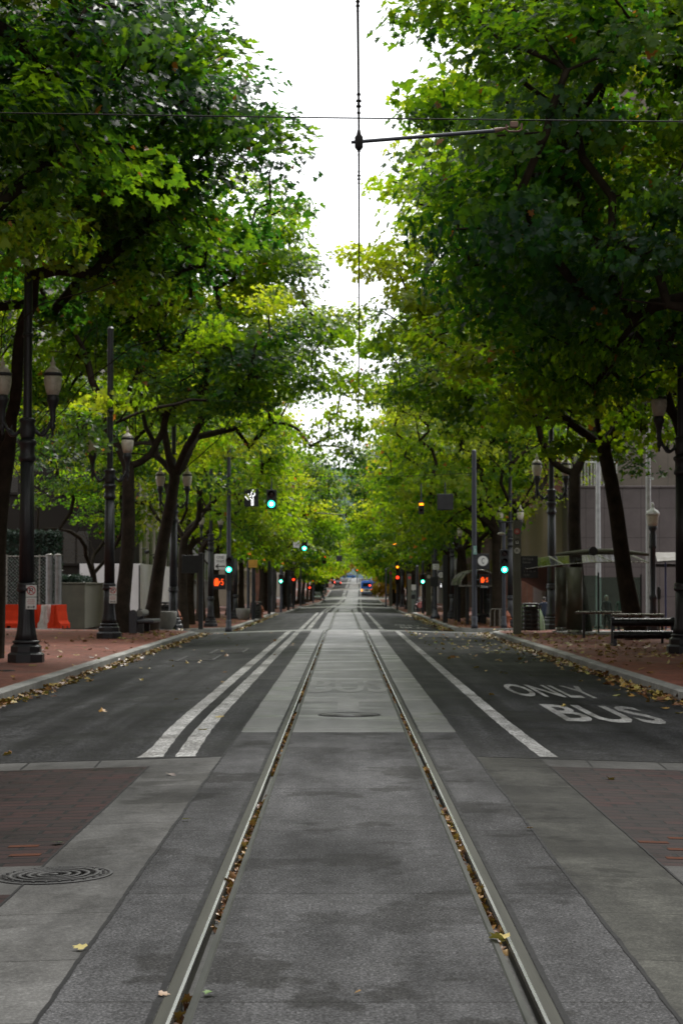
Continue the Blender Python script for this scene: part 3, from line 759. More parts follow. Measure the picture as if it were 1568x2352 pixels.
for k, (y, s) in enumerate([(118, -1), (118, 1), (142, -1), (142, 1), (176, -1), (176, 1), (204, -1), (204, 1), (228, -1), (228, 1), (256, 1), (282, -1), (305, 1)]):
    place_lamp(0, y, 'distant twin-globe lamp post, %s along the %s kerb past the signals' % (ORD[k // 2], SIDE[s]), x=s * 6.6 + XO(y), scale=.88)
# single-globe ornamental lamp on the right
xs, zs = at(1499, 1300, 68)
r = thing('street_lamp', 'single-globe black ornamental lamp with pale cap beside the white flagpole', 'street lamp', (xs, 68, sw(xs, 68)))
m = MB(); oct_prof(m, [(.24, 0), (.24, .3), (.18, .36)]); m.build('base', m_lampi, r)
m = MB(); m.lathe([(.15, .36), (.12, .8), (.11, 1.1), (.14, 1.15), (.14, 1.25), (.1, 1.3), (.1, 2.9), (.14, 2.95), (.12, 3.05), (.12, 3.4), (.09, 3.5), (.15, 3.62), (.17, 3.7)], 20); m.build('shaft', m_lampi, r)
m = MB(); m.lathe([(.15, 3.7), (.19, 3.85), (.22, 4.05), (.23, 4.1)], 24); m.build('globe', m_globe, r)
m = MB(); m.lathe([(.25, 4.1), (.25, 4.15), (.2, 4.24), (.08, 4.32), (.05, 4.4), (.07, 4.44), (.02, 4.55)], 24); m.build('globe_cap', m_white, r)

# ------------------------------------------------------------------ no-parking signs bolted to the posts: parts of nothing but themselves
def ring(mb, c, r0, r1, n=28, y=0):
    vs = [];
    for j in range(n):
        a = 6.2832 * j / n; vs += [(c[0] + r0 * math.cos(a), y, c[1] + r0 * math.sin(a)), (c[0] + r1 * math.cos(a), y, c[1] + r1 * math.sin(a))]
    mb.add(vs, [(2 * j, 2 * j + 1, (2 * j + 3) % (2 * n), (2 * j + 2) % (2 * n)) for j in range(n)])
def ribbon(mb, pts, w, y=0, closed=False):
    n = len(pts)
    for k in range(n if closed else n - 1):
        a, b = Vector(pts[k]), Vector(pts[(k + 1) % n]); d = (b - a).normalized(); q = Vector((-d.y, d.x)) * w / 2; a = a - d * w * .5; b = b + d * w * .5
        yy = y - .0003 * (k % 3)
        mb.add([(a.x + q.x, yy, a.y + q.y), (b.x + q.x, yy, b.y + q.y), (b.x - q.x, yy, b.y - q.y), (a.x - q.x, yy, a.y - q.y)], [(0, 1, 2, 3)])
def no_parking(px, py, y, lab):
    x, z = at(px, py, y)
    r = thing('parking_sign', lab, 'sign', (x, y - .2, z), group='no-parking signs on the left lamp posts')
    m = MB(); m.box(-.115, .115, 0, .012, .0, .25, bev=.01); p1 = m.build('upper_plate', m_white, r)
    m = MB(); m.box(-.115, .115, 0, .012, -.265, -.012, bev=.01); p2 = m.build('lower_plate', m_white, r)
    m = MB(); ring(m, (0, .135), .075, .095, y=-.003); ribbon(m, [(-.06, .195), (.06, .075)], .02, y=-.0045); m.build('prohibition_ring', m_red, p1)
    text_part('P', p1, m_black, (0, -.002, .135), h=.11)
    text_part('TOWING\nENFORCED\nANYTIME', p2, m_red, (0, -.002, -.10), w=.17, h=.11)
    m = MB(); ribbon(m, [(-.07, -.215), (.07, -.215)], .014, y=-.003); ribbon(m, [(-.05, -.195), (-.075, -.215), (-.05, -.235)], .012, y=-.003); ribbon(m, [(.05, -.195), (.075, -.215), (.05, -.235)], .012, y=-.003)
    m.build('arrow', m_black, p2)
no_parking(75, 1371, 41.4, 'white no-parking sign with red ring on the nearest left lamp post')
no_parking(261, 1366, 59.7, 'white no-parking sign on the second left lamp post, beside a tree trunk')
# ------------------------------------------------------------------ signals and signs
m_tan = mat('sign_tan', (.55, .3, .05), .5)
LENS = {'g': m_green, 'r': m_redl, 'a': m_amber, 'o': m_off, 'w': m_wlit}
def head(parent, x, z, w, h, lens, y=-.16, visor=True, bar=False, name='signal_head'):
    """signal housing, local to its thing; lens: string from the top, o is unlit"""
    m = MB(); m.box(x - w / 2, x + w / 2, y, y + .2, z - h / 2, z + h / 2, bev=.02); hd = m.build(name, m_dark, parent)
    n = len(lens)
    for k, c in enumerate(lens):
        zz = z + h / 2 - h * (k + .5) / n; rr = min(w * .34, h / n * .42)
        if bar and c == 'a':
            m = MB(); m.box(x - w * .42, x + w * .42, y - .012, y - .004, zz - rr * .62, zz + rr * .62, bev=rr * .35)
        else:
            m = MB(); m.lathe([(rr, 0), (rr * .92, .02), (rr * .55, .04), (.005, .05)], 20)
            m.v = [(x + a, y - c_, zz + b) for a, b, c_ in m.v]
        m.build('lens', LENS[c], hd)
        if c == 'g':
            m = MB(); m.disc((x, y - .055, zz), rr * .55, '-y', 16); m.build('bright_core', m_greenc, hd)
        if visor:
            m = MB(); vs = []; N = 12
            for j in range(N + 1):
                a = math.pi * (-.12 + 1.24 * j / N); vs += [(x + rr * 1.12 * math.cos(a), y, zz + rr * 1.12 * math.sin(a)), (x + rr * 1.12 * math.cos(a), y - .2, zz + rr * 1.12 * math.sin(a))]
            m.add(vs, [(2 * j, 2 * j + 1, 2 * j + 3, 2 * j + 2) for j in range(N)], 0, True); m.build('visor', m_dark, hd)
    return hd
HAND = [(-.30, -.5), (.18, -.5), (.30, -.2), (.50, .08), (.42, .16), (.24, -.02), (.22, .42), (.12, .44), (.10, .1), (.08, .52), (-.03, .53), (-.05, .1), (-.07, .49), (-.18, .48), (-.19, .06), (-.22, .36), (-.32, .34), (-.34, -.15)]
WALK = [(-.1, .32), (.12, .3), (.3, .05), (.22, 0), (.1, .14), (.1, -.05), (.28, -.5), (.16, -.5), (0, -.15), (-.18, -.5), (-.3, -.5), (-.1, -.05), (-.12, .12), (-.26, .02), (-.32, .08)]
def flat(poly, sc_, x, y, z, parent, name, m_):
    m = MB(); m.add([(x + p[0] * sc_, y, z + p[1] * sc_) for p in poly], [tuple(range(len(poly)))]); return m.build(name, m_, parent)
def ped(parent, x, z, w, h, digit='5', walk=False, y=-.16):
    m = MB(); m.box(x - w / 2, x + w / 2, y, y + .22, z - h / 2, z + h / 2, bev=.02)
    m.box(x - w / 2, x + w / 2, y - .16, y - .001, z + h / 2 - .03, z + h / 2)
    hd = m.build('pedestrian_signal', m_dark, parent)
    if walk:
        flat(WALK, h * .5, x, y - .01, z - .02, hd, 'walking_figure', m_wlit); m = MB(); m.disc((x, y - .01, z + h * .27), h * .07, '-y', 10); m.build('walking_head', m_wlit, hd)
    else:
        flat(HAND, h * .52, x - w * .2, y - .01, z, hd, 'raised_hand', m_hand)
        text_part(digit, hd, m_hand, (x + w * .24, y - .01, z), h=h * .42, w=w * .22, name='countdown_digit')
    return hd
class Pole:
    """a pole with fittings given as seen in the study print, converted to its own coordinates"""
    def __init__(s, px, y, top, label, cat='signal pole', name='signal_pole', r=.1, base_r=None, m_=None, square=False, group=None, xfix=0, z=None):
        s.y = y; s.x = at(px, 1400, y)[0] + xfix; s.k = y / F
        inside = abs(s.x - XO(y)) < KX
        s.z = z if z is not None else (gz(s.x - XO(y), y) if inside else sw(s.x, y))
        s.root = thing(name, label, cat, (s.x, y, s.z), group=group)
        h = at(px, top, y)[1] - s.z; s.h = h
        m = MB()
        if square: m.box(-r, r, -r, r, 0, h, bev=.012)
        else:
            m.tube([(0, 0, 0), (0, 0, h)], [r, r * .86], 16); m.tube([(0, 0, h), (0, 0, h + .05)], [r * .95, r * .3], 16)
            if base_r: m.lathe([(base_r, 0), (base_r, .18), (base_r * .8, .22), (r * 1.25, .5), (r * 1.05, .55)], 16)
        m.build('pole', m_ or m_pole, s.root)
    def loc(s, px, py): x, z = at(px, py, s.y); return x - s.x, z - s.z
    def head(s, px, py, w, h, lens, **kw):
        x, z = s.loc(px, py); r = head(s.root, x, z, w * s.k, h * s.k, lens, **kw)
        if abs(x) > .15:
            m = MB(); m.tube([(0, 0, z), (x, 0, z)], .03, 8); m.build('bracket', m_pole, s.root)
        return r
    def ped(s, px, py, w, h, **kw):
        x, z = s.loc(px, py)
        m = MB(); m.tube([(0, 0, z), (x, -.02, z)], .03, 8); m.build('bracket', m_pole, s.root)
        return ped(s.root, x, z, w * s.k, h * s.k, **kw)
    def sign(s, px, py, w, h, m_=None, text=None, tm=None, tw=.8, th=.7, name='sign_plate', y=-.14, bev=.015):
        x, z = s.loc(px, py); w *= s.k; h *= s.k
        m = MB(); m.box(x - w / 2, x + w / 2, y, y + .03, z - h / 2, z + h / 2, bev=min(bev, w * .1)); p = m.build(name, m_ or m_white, s.root)
        m = MB(); m.tube([(0, 0, z), (x, y + .03, z)], .02, 6); m.build('bracket', m_pole, s.root)
        if text: text_part(text, p, tm or m_black, (x, y - .004, z), w=w * tw, h=h * th)
        return p, x, z, w, h
# left far corner: pole with one way sign, countdown hand and green light
p = Pole(525, 88, 1030, 'dark pole with ONE WAY sign, orange countdown hand and green light on the left corner', r=.105, base_r=.16)
p.head(526, 1298, 18, 42, 'og')
q, x, z, w, h = p.sign(506.5, 1291, 27, 36, y=-.2)
text_part('ONE\nWAY', q, m_black, (x, -.204, z + h * .17), w=w * .7, h=h * .44)
m = MB(); ribbon(m, [(x - w * .3, z - h * .28), (x + w * .36, z - h * .28)], .05, y=-.204); ribbon(m, [(x - w * .18, z - h * .16), (x - w * .36, z - h * .28), (x - w * .18, z - h * .4)], .05, y=-.206); m.build('arrow', m_black, q)
p.ped(504, 1337, 29, 34)
m = MB(); m.box(-.1, .14, -.12, .12, 1.9, 3.1, bev=.02); m.build('control_box', m_dark, p.root)
# right far corner
p = Pole(1089, 88, 1035, 'tall grey signal pole with round C stop sign and orange countdown hand on the right', r=.125, base_r=.16)
q, x, z, w, h = p.sign(1108, 1290, 29, 36, m_back, y=-.15)
m = MB(); m.disc((x, -.155, z + h * .04), w * .4, '-y', 28); m.build('letter_disc', m_white, q)
text_part('C', q, m_black, (x, -.16, z + h * .04), h=h * .36)
p.ped(1112, 1332, 23, 24)
q, x, z, w, h = p.sign(1111, 1347, 21, 9, m_dark, 'Salmon', m_white, .75, .6)
m_lab = mat('teal_label', (.16, .3, .26), .5); p.sign(1090, 1264, 8, 20, m_lab, '5th', m_white, .5, .5, y=-.15)
p = Pole(1157, 91.5, 1200, 'dark signal pole with green light beside the olive bus stop pylon', r=.1, base_r=.15)
p.head(1157.5, 1290, 20, 56, 'oog')
def hanging(px, py, y, w, h, lens, label, top, group=None, bar=False, name='hanging_signal', z_off=0):
    x, z = at(px, py, y); k = y / F
    r = thing(name, label, 'traffic light', (x, y, z - h * k / 2), group=group)
    hd = head(r, 0, h * k / 2, w * k, h * k, lens, bar=bar)
    ht = at(px, top, y)[1] - (z - h * k / 2)
    m = MB(); m.tube([(0, 0, h * k), (0, 0, ht)], .03, 8); m.lathe([(.06, h * k - .01), (.06, h * k + .05)], 10); m.build('hanger_rod', m_pole, r)
    return r
hanging(623.5, 1147, 88, 23, 44, 'og', 'hanging black traffic light showing green, right of the lit arrow sign', 1097)
r = hanging(967, 1166, 89, 12, 30, 'ao', 'hanging black signal with lit amber bar over the right lane', 1110, bar=True)
# lit lane arrow box
x, z = at(577, 1143, 88); k = 88 / F; w, h = 33 * k, 41 * k
r = thing('lane_arrow_sign', 'hanging black box sign with lit white straight-and-left arrow', 'sign', (x, 88, z - h / 2))
m = MB(); m.box(-w / 2, w / 2, -.1, .1, 0, h, bev=.02); m.build('housing', m_dark, r)
m = MB()
A = [(.14, -.42), (.14, .12), (.24, .12), (.24, .24), (.13, .42), (.0, .24), (.0, .08), (-.16, .06), (-.2, .2), (-.4, .04), (-.22, -.12), (-.17, -.04), (-.02, -.06), (.03, -.14), (.03, -.42)]
ribbon(m, [(a * w, h / 2 + b * h) for a, b in A], .036, y=-.11, closed=True); m.build('lit_arrow', m_wlit, r)
m = MB(); m.tube([(0, 0, h), (0, 0, at(577, 1097, 88)[1] - (z - h / 2))], .03, 8); m.build('hanger_rod', m_pole, r)
# unlit box on the right, seen from behind
def back_box(px, py, y, w, h, label, top):
    x, z = at(px, py, y); k = y / F; w *= k; h *= k
    r = thing('message_box', label, 'sign', (x, y, z - h / 2))
    m = MB(); m.box(-w / 2, w / 2, -.1, .12, 0, h, bev=.02); m.build('housing', m_dark, r)
    m = MB(); m.box(-w / 2 + .04, w / 2 - .04, -.106, -.1005, .04, h - .04); m.build('front_panel', m_back, r)
    m = MB(); m.tube([(0, 0, h), (0, 0, at(px, top, y)[1] - (z - h / 2))], .03, 8); m.build('hanger_rod', m_pole, r)
back_box(1022, 1153, 89, 37, 37, 'unlit square black box sign hanging over the right lane', 1108)
back_box(779, 1283, 172, 13, 13, 'small dark box sign hanging over the far junction', 1262)
# second junction and beyond
hanging(699, 1253, 170, 14, 26, 'og', 'distant hanging green light left of the street, beside a white NO TURNS sign', 1225)
hanging(744.5, 1285, 233, 9, 20, 'ro', 'distant hanging light showing red in front of yellow-green leaves', 1268)
hanging(906, 1253, 172, 8, 15, 'ao', 'distant hanging amber light before the right-hand trees', 1222, bar=True)
def plate(px, py, y, w, h, text, label, top=None, m_=None):
    x, z = at(px, py, y); k = y / F; w *= k; h *= k
    r = thing('street_sign', label, 'sign', (x, y, z - h / 2))
    m = MB(); m.box(-w / 2, w / 2, -.02, .02, 0, h, bev=.02); q = m.build('sign_plate', m_ or m_white, r)
    if text: text_part(text, q, m_black, (0, -.024, h / 2), w=w * .7, h=h * .7)
    if top: m = MB(); m.tube([(0, 0, h), (0, 0, at(px, top, y)[1] - (z - h / 2))], .03, 8); m.build('hanger_rod', m_pole, r)
plate(680.5, 1247, 170, 14, 22, 'NO\nTURNS', 'distant white NO TURNS sign hanging left of a green light', 1225)
plate(719, 1283, 233, 11, 13, 'ONE\nWAY', 'distant white ONE WAY sign hanging left of a red light', 1268)
for (px, y, top, lab, items) in [
    (645, 163, 1300, 'far pole with green light on the left pavement past the bins', [(645, 1330, 10, 22, 'og')]),
    (674, 205, 1315, 'far pole with red light on the left pavement between dark posts', [(674, 1336, 8, 18, 'ro')]),
    (719, 318, 1300, 'far pole with red light beside the parked pale car', [(719, 1336, 7, 14, 'ro'), (711, 1350, 6, 11, 'r')]),
    (912, 194, 1282, 'far pole on the right with amber light above a red light', [(912.5, 1306, 8, 14, 'ao'), (912.5, 1332, 10, 22, 'ro')]),
    (971, 140, 1290, 'far pole with green light on the right pavement', [(970.5, 1330, 11, 24, 'og')]),
    (820, 560, 1268, 'very far pole with red light and pale globes beyond the bus', [(820, 1309, 5, 8, 'r'), (820, 1294, 4, 6, 'r')])]:
    p = Pole(px, y, top, lab, r=.13 if y > 300 else .1)
    for it in items: p.head(*it, visor=y < 200)
    if y == 560:
        for s in (-1, 1):
            m = MB(); m.lathe([(.2, 0), (.35, .3), (.3, .6), (.05, .8)], 12, (s * .7, 0, 5.2)); m.tube([(0, 0, 5), (s * .7, 0, 5.2)], .05, 6); m.build('globe', m_globe, p.root)
# dark sign seen from behind on a square post, left corner
p = Pole(461, 74, 1270, 'dark square post holding a blank sign seen from behind, left corner', cat='sign post', name='sign_post', r=.085, m_=m_back, square=True)
p.sign(438, 1296, 40, 41, m_back, y=-.05)
p = Pole(1022, 105, 1275, 'dark square post on the right pavement in front of the far shelter', cat='post', name='square_post', r=.13, m_=m_back, square=True)
p = Pole(999, 119, 1205, 'grey pole with white ONE WAY plate and round D stop sign', cat='sign pole', name='sign_pole', r=.12, base_r=.3)
p.sign(1000.5, 1292, 15, 7, m_dark); p.sign(1000.5, 1302, 15, 13, m_white, 'ONE\nWAY', m_black)
q, x, z, w, h = p.sign(1012, 1320, 17, 18, m_back)
m = MB(); m.disc((x, -.145, z - .02), w * .38, '-y', 24); m.build('letter_disc', m_white, q); text_part('D', q, m_black, (x, -.15, z - .02), h=h * .38)
p.sign(997, 1336, 18, 22, m_dark); p.ped(1012, 1345, 10, 14, walk=True)
p = Pole(570, 115, 1292, 'grey double pole with tan-yellow sign on the left pavement', cat='sign pole', name='sign_pole', r=.1)
p.sign(581, 1295, 21, 18, m_tan)
m = MB(); m.tube([(.28, .3, 0), (.28, .3, 3.1)], .1, 12); m.build('pole', m_pole, p.root)
for k, (px, y, top, sq, lab) in enumerate([
    (618, 140, 1290, 0, 'grey post on the left pavement before the far green light'), (628, 150, 1235, 0, 'tall grey post left of the far green light'),
    (690, 255, 1300, 1, 'short dark post on the left pavement near the far red light'), (662, 192, 1310, 1, 'dark square post beyond the left green light'),
    (984, 133, 1313, 1, 'olive stop pylon standing left of the D sign pole'), (940, 170, 1318, 1, 'olive stop pylon beside the red motorbike'),
    (897, 232, 1310, 1, 'olive stop pylon near the far right amber light'), (886, 250, 1308, 0, 'thin post at the far right kerb near the bus'),
    (958, 155, 1300, 0, 'thin grey pole rising behind the red motorbike'), (1048, 112, 1330, 1, 'dark square column beside the far shelter')]):
    r = .17 if 'pylon' in lab else .12
    p = Pole(px, y, top, lab, cat='post', name='stop_pylon' if 'pylon' in lab else 'street_post', r=r, m_=m_olive if 'pylon' in lab else m_back, square=bool(sq))
    if 'pylon' in lab:
        m = MB(); m.disc((0, -r - .004, p.h - .35), .13, '-y', 20); m.build('round_badge', m_red if y > 150 else m_white, p.root)
# olive bus stop pylon, near right
Y = 65; x0 = at(1187, 1400, Y)[0]; z0 = sw(x0, Y); k = Y / F
r = thing('bus_stop_pylon', 'tall olive bus stop pylon with round red, bus and B badges and black timetable screen', 'bus stop', (x0, Y, z0))
H = at(1187, 1195, Y)[1] - z0
m = MB(); m.box(-.135, .135, -.09, .09, 0, H, bev=.012); m.box(-.14, .14, -.095, .095, H * .47, H * .474); m.build('column', m_olive, r)
def pz(py): return at(1187, py, Y)[1] - z0
for py, mt, nm in ((1221, m_red, 'red_badge'), (1246, m_black, 'bus_badge'), (1265, m_white, 'letter_badge')):
    m = MB(); m.disc((0, -.094, pz(py)), .1, '-y', 28); bd = m.build(nm, mt, r)
    if nm == 'red_badge':
        m = MB(); ring(m, (-.018, pz(py) - .012), .03, .04, y=-.097); ring(m, (.02, pz(py) - .01), .03, .04, y=-.0985); ring(m, (0, pz(py) + .02), .03, .04, y=-.1); m.build('emblem', m_white, bd)
    if nm == 'bus_badge':
        m = MB(); zc = pz(py); ribbon(m, [(-.045, zc - .04), (-.045, zc + .045), (.045, zc + .045), (.045, zc - .04)], .014, y=-.098, closed=True); m.add([(-.045, -.0985, zc - .04), (.045, -.0985, zc - .04), (.045, -.0985, zc - .008), (-.045, -.0985, zc - .008)], [(0, 1, 2, 3)]); m.build('bus_symbol', m_white, bd)
    if nm == 'letter_badge': text_part('B', bd, m_black, (0, -.098, pz(py)), h=.1)
m_grey = mat('grey_lettering', (.22, .22, .2), .5)
text_part('Bus', r, m_grey, (0, -.094, pz(1232.5)), w=.15)
m = MB(); m.box(.14, .70, -.06, .06, pz(1328), pz(1277), bev=.012); s_ = m.build('timetable_screen', m_dark, r)
for t, py, hh, xx, ww in (('SW 5th &', 1284, .085, .36, .36), ('Salmon', 1291.5, .075, .32, .28), ('2  4  10  14', 1312, .07, .42, .4), ('10:00', 1321, .07, .32, .2)):
    text_part(t, s_, m_grey, (xx, -.065, pz(py)), w=ww, h=hh)
m = MB(); m.tube([(-.13, 0, H - .06), (-.55, 0, H - .06)], .025, 8); m.tube([(-.52, 0, H - .06), (-.52, 0, H - .42)], .02, 8); br = m.build('bracket', m_pole, r)
m = MB(); m.lathe([(.03, -.04), (.1, -.03), (.14, 0), (.1, .04), (.03, .06)], 16, (-.52, 0, H - .46)); m.build('round_lamp', m_globe, br)
# ------------------------------------------------------------------ overhead wires
m_wire = mat('wire', (.02, .019, .018), .6, 0, spec=.1)
m_rust = mat('rusty_fitting', (.16, .10, .075), .6, .4, .4, 20)
CW = [(.085, 6), (.095, 12.9), (.13, 16.4), (.255, 31.8), (.33, 44), (.2, 62), (.02, 78), (.2, 100), (.05, 125), (.25, 150), (.3, 190), (1.2, 260), (2.0, 330)]
WZ = 5.6
r = thing('contact_wire', 'thin overhead tram wire running down the middle of the street', 'overhead wire', (0, 0, 0))
m = MB(); pts = []
for (xa, ya), (xb, yb) in zip(CW[:-1], CW[1:]):
    n = 5
    for k in range(n):
        t = k / n; pts.append((xa + (xb - xa) * t, ya + (yb - ya) * t, WZ + G(ya + (yb - ya) * t) - (.05 * math.sin(t * math.pi) if yb - ya > 12 else 0)))
m.tube(pts, .0085, 6); m.build('wire', m_wire, r)
def clamp(y, z, sc_):
    xa = float(np.interp(y, [c[1] for c in CW], [c[0] for c in CW])); m = MB()
    for k, (dr, dz) in enumerate([(.02, -.1), (.012, -.06), (.028, -.03), (.014, 0), (.03, .03), (.012, .07), (.022, .1), (.008, .2)]):
        m.lathe([(dr * sc_, dz * sc_), (dr * sc_ * .9, (dz + .022) * sc_)], 12, (xa, y, z))
    m.tube([(xa, y, z - .1 * sc_), (xa, y, z + .24 * sc_)], .007 * sc_, 6)
    m.build('wire_clamp', m_wire, r)
clamp(15.6, WZ + .0, .75); clamp(16.4, WZ - .19, .5); clamp(18.3, WZ - .03, .55); clamp(12.95, WZ + .02, .5)
def span(y, xl, xr, zl, zr, label, sag=.12, rad=.006, extra=None):
    r = thing('span_wire', label, 'overhead wire', (0, y, 0))
    m = MB(); m.tube([(xl + (xr - xl) * t / 12, 0, zl + (zr - zl) * t / 12 - sag * math.sin(t / 12 * math.pi)) for t in range(13)], rad, 6); m.build('wire', m_wire, r)
    return r
r2 = span(16.4, -8, 8, 5.83, 5.62, 'thin cross wire spanning the top of the street above the steady arm', .04)
xa = .13
r3 = thing('steady_arm', 'dark tubular steady arm reaching right from the tram wire, rusty clamp at its end', 'wire arm', (0, 16.4, 0))
m = MB(); m.tube([(xa - .065, 0, 5.475), (xa, 0, 5.48), (1.30, 0, 5.575)], [.014, .016, .017], 12); m.build('arm_tube', m_pole, r3)
m = MB(); m.tube([(1.29, 0, 5.575), (1.36, 0, 5.59)], [.024, .015], 10); m.tube([(1.35, 0, 5.587), (1.39, 0, 5.60), (1.41, 0, 5.605)], .009, 8)
m.tube([(1.39, 0, 5.63), (1.39, 0, 5.585), (1.41, 0, 5.568), (1.5, 0, 5.57), (1.52, 0, 5.59), (1.52, 0, 5.64)], .009, 8); m.box(1.42, 1.49, -.02, .02, 5.60, 5.655, bev=.008); m.build('end_clamp', m_rust, r3)
m = MB(); m.lathe([(.02, -.07), (.035, -.05), (.035, .04), (.02, .06), (.012, .1)], 12, (xa, 0, 5.48)); m.build('insulator', m_wire, r3)
for y, zz, lab in ((59.7, 7.6, 'thin span wire between the second pair of lamp posts'), (94.7, 7.0, 'distant thin span wire beyond the first signals'), (142, 6.6, 'far thin span wire across the street')):
    r = span(y, -7.0, 7.4, zz + G(y), zz + .1 + G(y), lab, .35)
r = span(88.4, at(525, 1060, 88)[0], at(1089, 1060, 88)[0], at(525, 1085, 88)[1], at(1089, 1085, 88)[1], 'span wire that carries the hanging lights between two corner poles', .18, .012)
def sarm(px0, px1, py0, py1, y, lab):
    a, b = at(px0, py0, y), at(px1, py1, y); r = thing('steady_arm', lab, 'wire arm', (0, y, 0))
    m = MB(); m.tube([(a[0], 0, a[1]), (b[0], 0, b[1])], .022, 8); m.build('arm_tube', m_pole, r)
    m = MB(); m.lathe([(.03, -.1), (.045, -.05), (.045, .05), (.02, .1)], 10, (b[0], 0, b[1])); m.build('insulator', m_wire, r)
sarm(727, 794, 1178, 1183, 95.2, 'distant grey steady arm left of the wire, against yellow-green trees')
# ------------------------------------------------------------------ right pavement: shelter, benches, poles
m_tube = mat('bench_tube', (.02, .02, .022), .3, .5, .3, 6)
m_silver = mat('brushed_rail', (.22, .21, .19), .3, .85, .2, 8)
m_glass = glassy('shelter_glass', (.60, .72, .66), .03, .85)
m_roofg = glassy('roof_glass', (.62, .66, .64), .08, .75)
def sh_pt(px, py, y): x, z = at(px, py, y); return (x, y, z)
xs = at(1303, 1400, 66)[0]; zs = sw(xs, 66)
r = thing('bus_shelter', 'glass-roofed bus shelter with two dark oval columns and curved beam', 'bus shelter', (xs, 66, zs))
for (px, y) in ((1292, 68.5), (1319, 64.5)):
    x = at(px, 1400, y)[0] - xs; H = at(px, 1303, y)[1] - zs
    m = MB(); m.lathe([(.27, .16), (.27, H)], 24); m.v = [(x + a, (y - 66) + b * .6, c) for a, b, c in m.v]; cl_ = m.build('column', m_olive, r)
    m = MB(); m.lathe([(.265, 0), (.265, .15)], 24); m.v = [(x + a, (y - 66) + b * .6, c) for a, b, c in m.v]; m.build('column_foot', m_silver, cl_)
m = MB(); pts = []
for t in range(13):
    px = 1275 + (1490 - 1275) * t / 12; py = 1274 - 7 * math.sin(t / 12 * math.pi); x, z = at(px, py, 65.5); pts.append((x - xs, -.5, z - zs))
m.tube(pts, [.05 + .06 * math.sin(math.pi * t / 12) for t in range(13)], 10); m.build('roof_beam', m_olive, r)
x, z = at(1362, 1266, 65.3); m = MB(); m.tube([(x - xs, -.75, z - zs), (x - xs, -.45, z - zs)], .15, 24); m.build('beam_hub', m_dark, r)
m = MB()
a, b = at(1206, 1299, 65), at(1485, 1284, 65); c, d = at(1206, 1316, 68.5), at(1485, 1295, 69)
N = 10; top = []
for t in range(N + 1):
    u = t / N; up = .10 * math.sin(u * math.pi)
    top += [(a[0] + (b[0] - a[0]) * u - xs, -1.4, a[1] + (b[1] - a[1]) * u + up - zs - .12), (a[0] + (b[0] - a[0]) * u - xs, 3.0, a[1] + (b[1] - a[1]) * u + up - zs + .22)]
m.add(top, [(2 * j, 2 * j + 1, 2 * j + 3, 2 * j + 2) for j in range(N)], 0, True); m.build('roof_glass', m_roofg, r)
m = MB()
for j in (0, 3, 7, 10): m.tube([top[2 * j], top[2 * j + 1]], .025, 8)
m.tube([top[2 * j] for j in range(N + 1)], .02, 8); m.build('roof_frame', m_silver, r)
for (p0, p1, y, t_) in ((1322, 1372, 65.2, 1322), (1376, 1440, 66.8, 1326), (1442, 1470, 66.8, 1326)):
    x0, x1 = at(p0, 1400, y)[0] - xs, at(p1, 1400, y)[0] - xs; H = at(p0, t_, y)[1] - zs
    m = MB(); m.box(x0, x1, y - 66 - .008, y - 66 + .008, .12, H); m.build('glass_screen', m_glass, r)
    m = MB(); m.tube([(x1 + .03, y - 66, 0), (x1 + .03, y - 66, H + .1)], .03, 8); m.build('screen_post', m_dark, r)
m = MB()
x0 = at(1300, 1400, 66)[0] - xs; m.box(x0 - .2, x0 + 2.6, -2.2, 2.6, -.01, .035, bev=.01); m.build('floor_slab', m_conc, r)
# leaning rail and tubular bench
def rail_thing(name, label, cat, y, pa, pb, ptop, posts, y_off=0, depth=0):
    xa, xb = at(pa, 1400, y)[0], at(pb, 1400, y)[0]; zt = sw(xa, y); h = at(pa, ptop, y)[1] - zt
    r = thing(name, label, cat, (xa, y, zt))
    m = MB(); m.tube([(0, 0, h), (xb - xa, 0, h)], .045, 12); m.build('top_rail', m_silver, r)
    for p_ in posts:
        x = at(p_, 1400, y)[0] - xa; m = MB(); m.tube([(x, 0, 0), (x, 0, h)], .04, 10); m.lathe([(.09, 0), (.09, .015)], 12, (x, 0, 0)); m.build('post', m_dark, r)
    return r, xb - xa, h
rail_thing('leaning_rail', 'slim steel leaning rail on thin posts inside the shelter', 'rail', 60.5, 1321, 1430, 1407, (1340, 1420))
rail_thing('leaning_rail', 'polished steel leaning rail right behind the tubular bench', 'rail', 54.5, 1403, 1524, 1413, (1405, 1520))
y = 52.5; xa = at(1408, 1400, y)[0]; xb = at(1556, 1400, y)[0]; zt = sw(xa, y)
r = thing('tubular_bench', 'long dark bench of two thick round tubes on the right pavement', 'bench', (xa, y, zt))
for py, yy in ((1430, .25), (1458, -.12)):
    h = at(1408, py, y)[1] - zt; m = MB(); m.tube([(-.02, yy, h), (xb - xa, yy, h)], .115, 16); m.build('seat_tube' if yy < 0 else 'back_tube', m_tube, r)
for x in (.02, xb - xa - .1):
    m = MB(); m.box(x - .05, x + .05, -.2, .34, 0, .06, bev=.01); m.box(x - .05, x + .05, .2, .3, .06, .78, bev=.015); m.box(x - .05, x + .05, -.16, -.06, .06, .35, bev=.015); m.build('leg', m_pole, r)
# white flagpoles
for px, y, t_, lab in ((1490, 76, 985, 'tall white flagpole behind the single-globe lamp'), (1374, 84, 985, 'white pole in front of the granite wall above the shelter')):
    x = at(px, 1400, y)[0]; z = sw(x, y); H = at(px, t_, y)[1] - z
    r = thing('flagpole', lab, 'flagpole', (x, y, z)); m = MB(); m.tube([(0, 0, 0), (0, 0, H)], [.13, .09], 14); m.build('pole', mat('white_pole', (.36, .36, .36), .4), r)
    m = MB(); m.lathe([(.2, 0), (.2, .1), (.15, .14)], 16); m.build('base', m_conc, r)
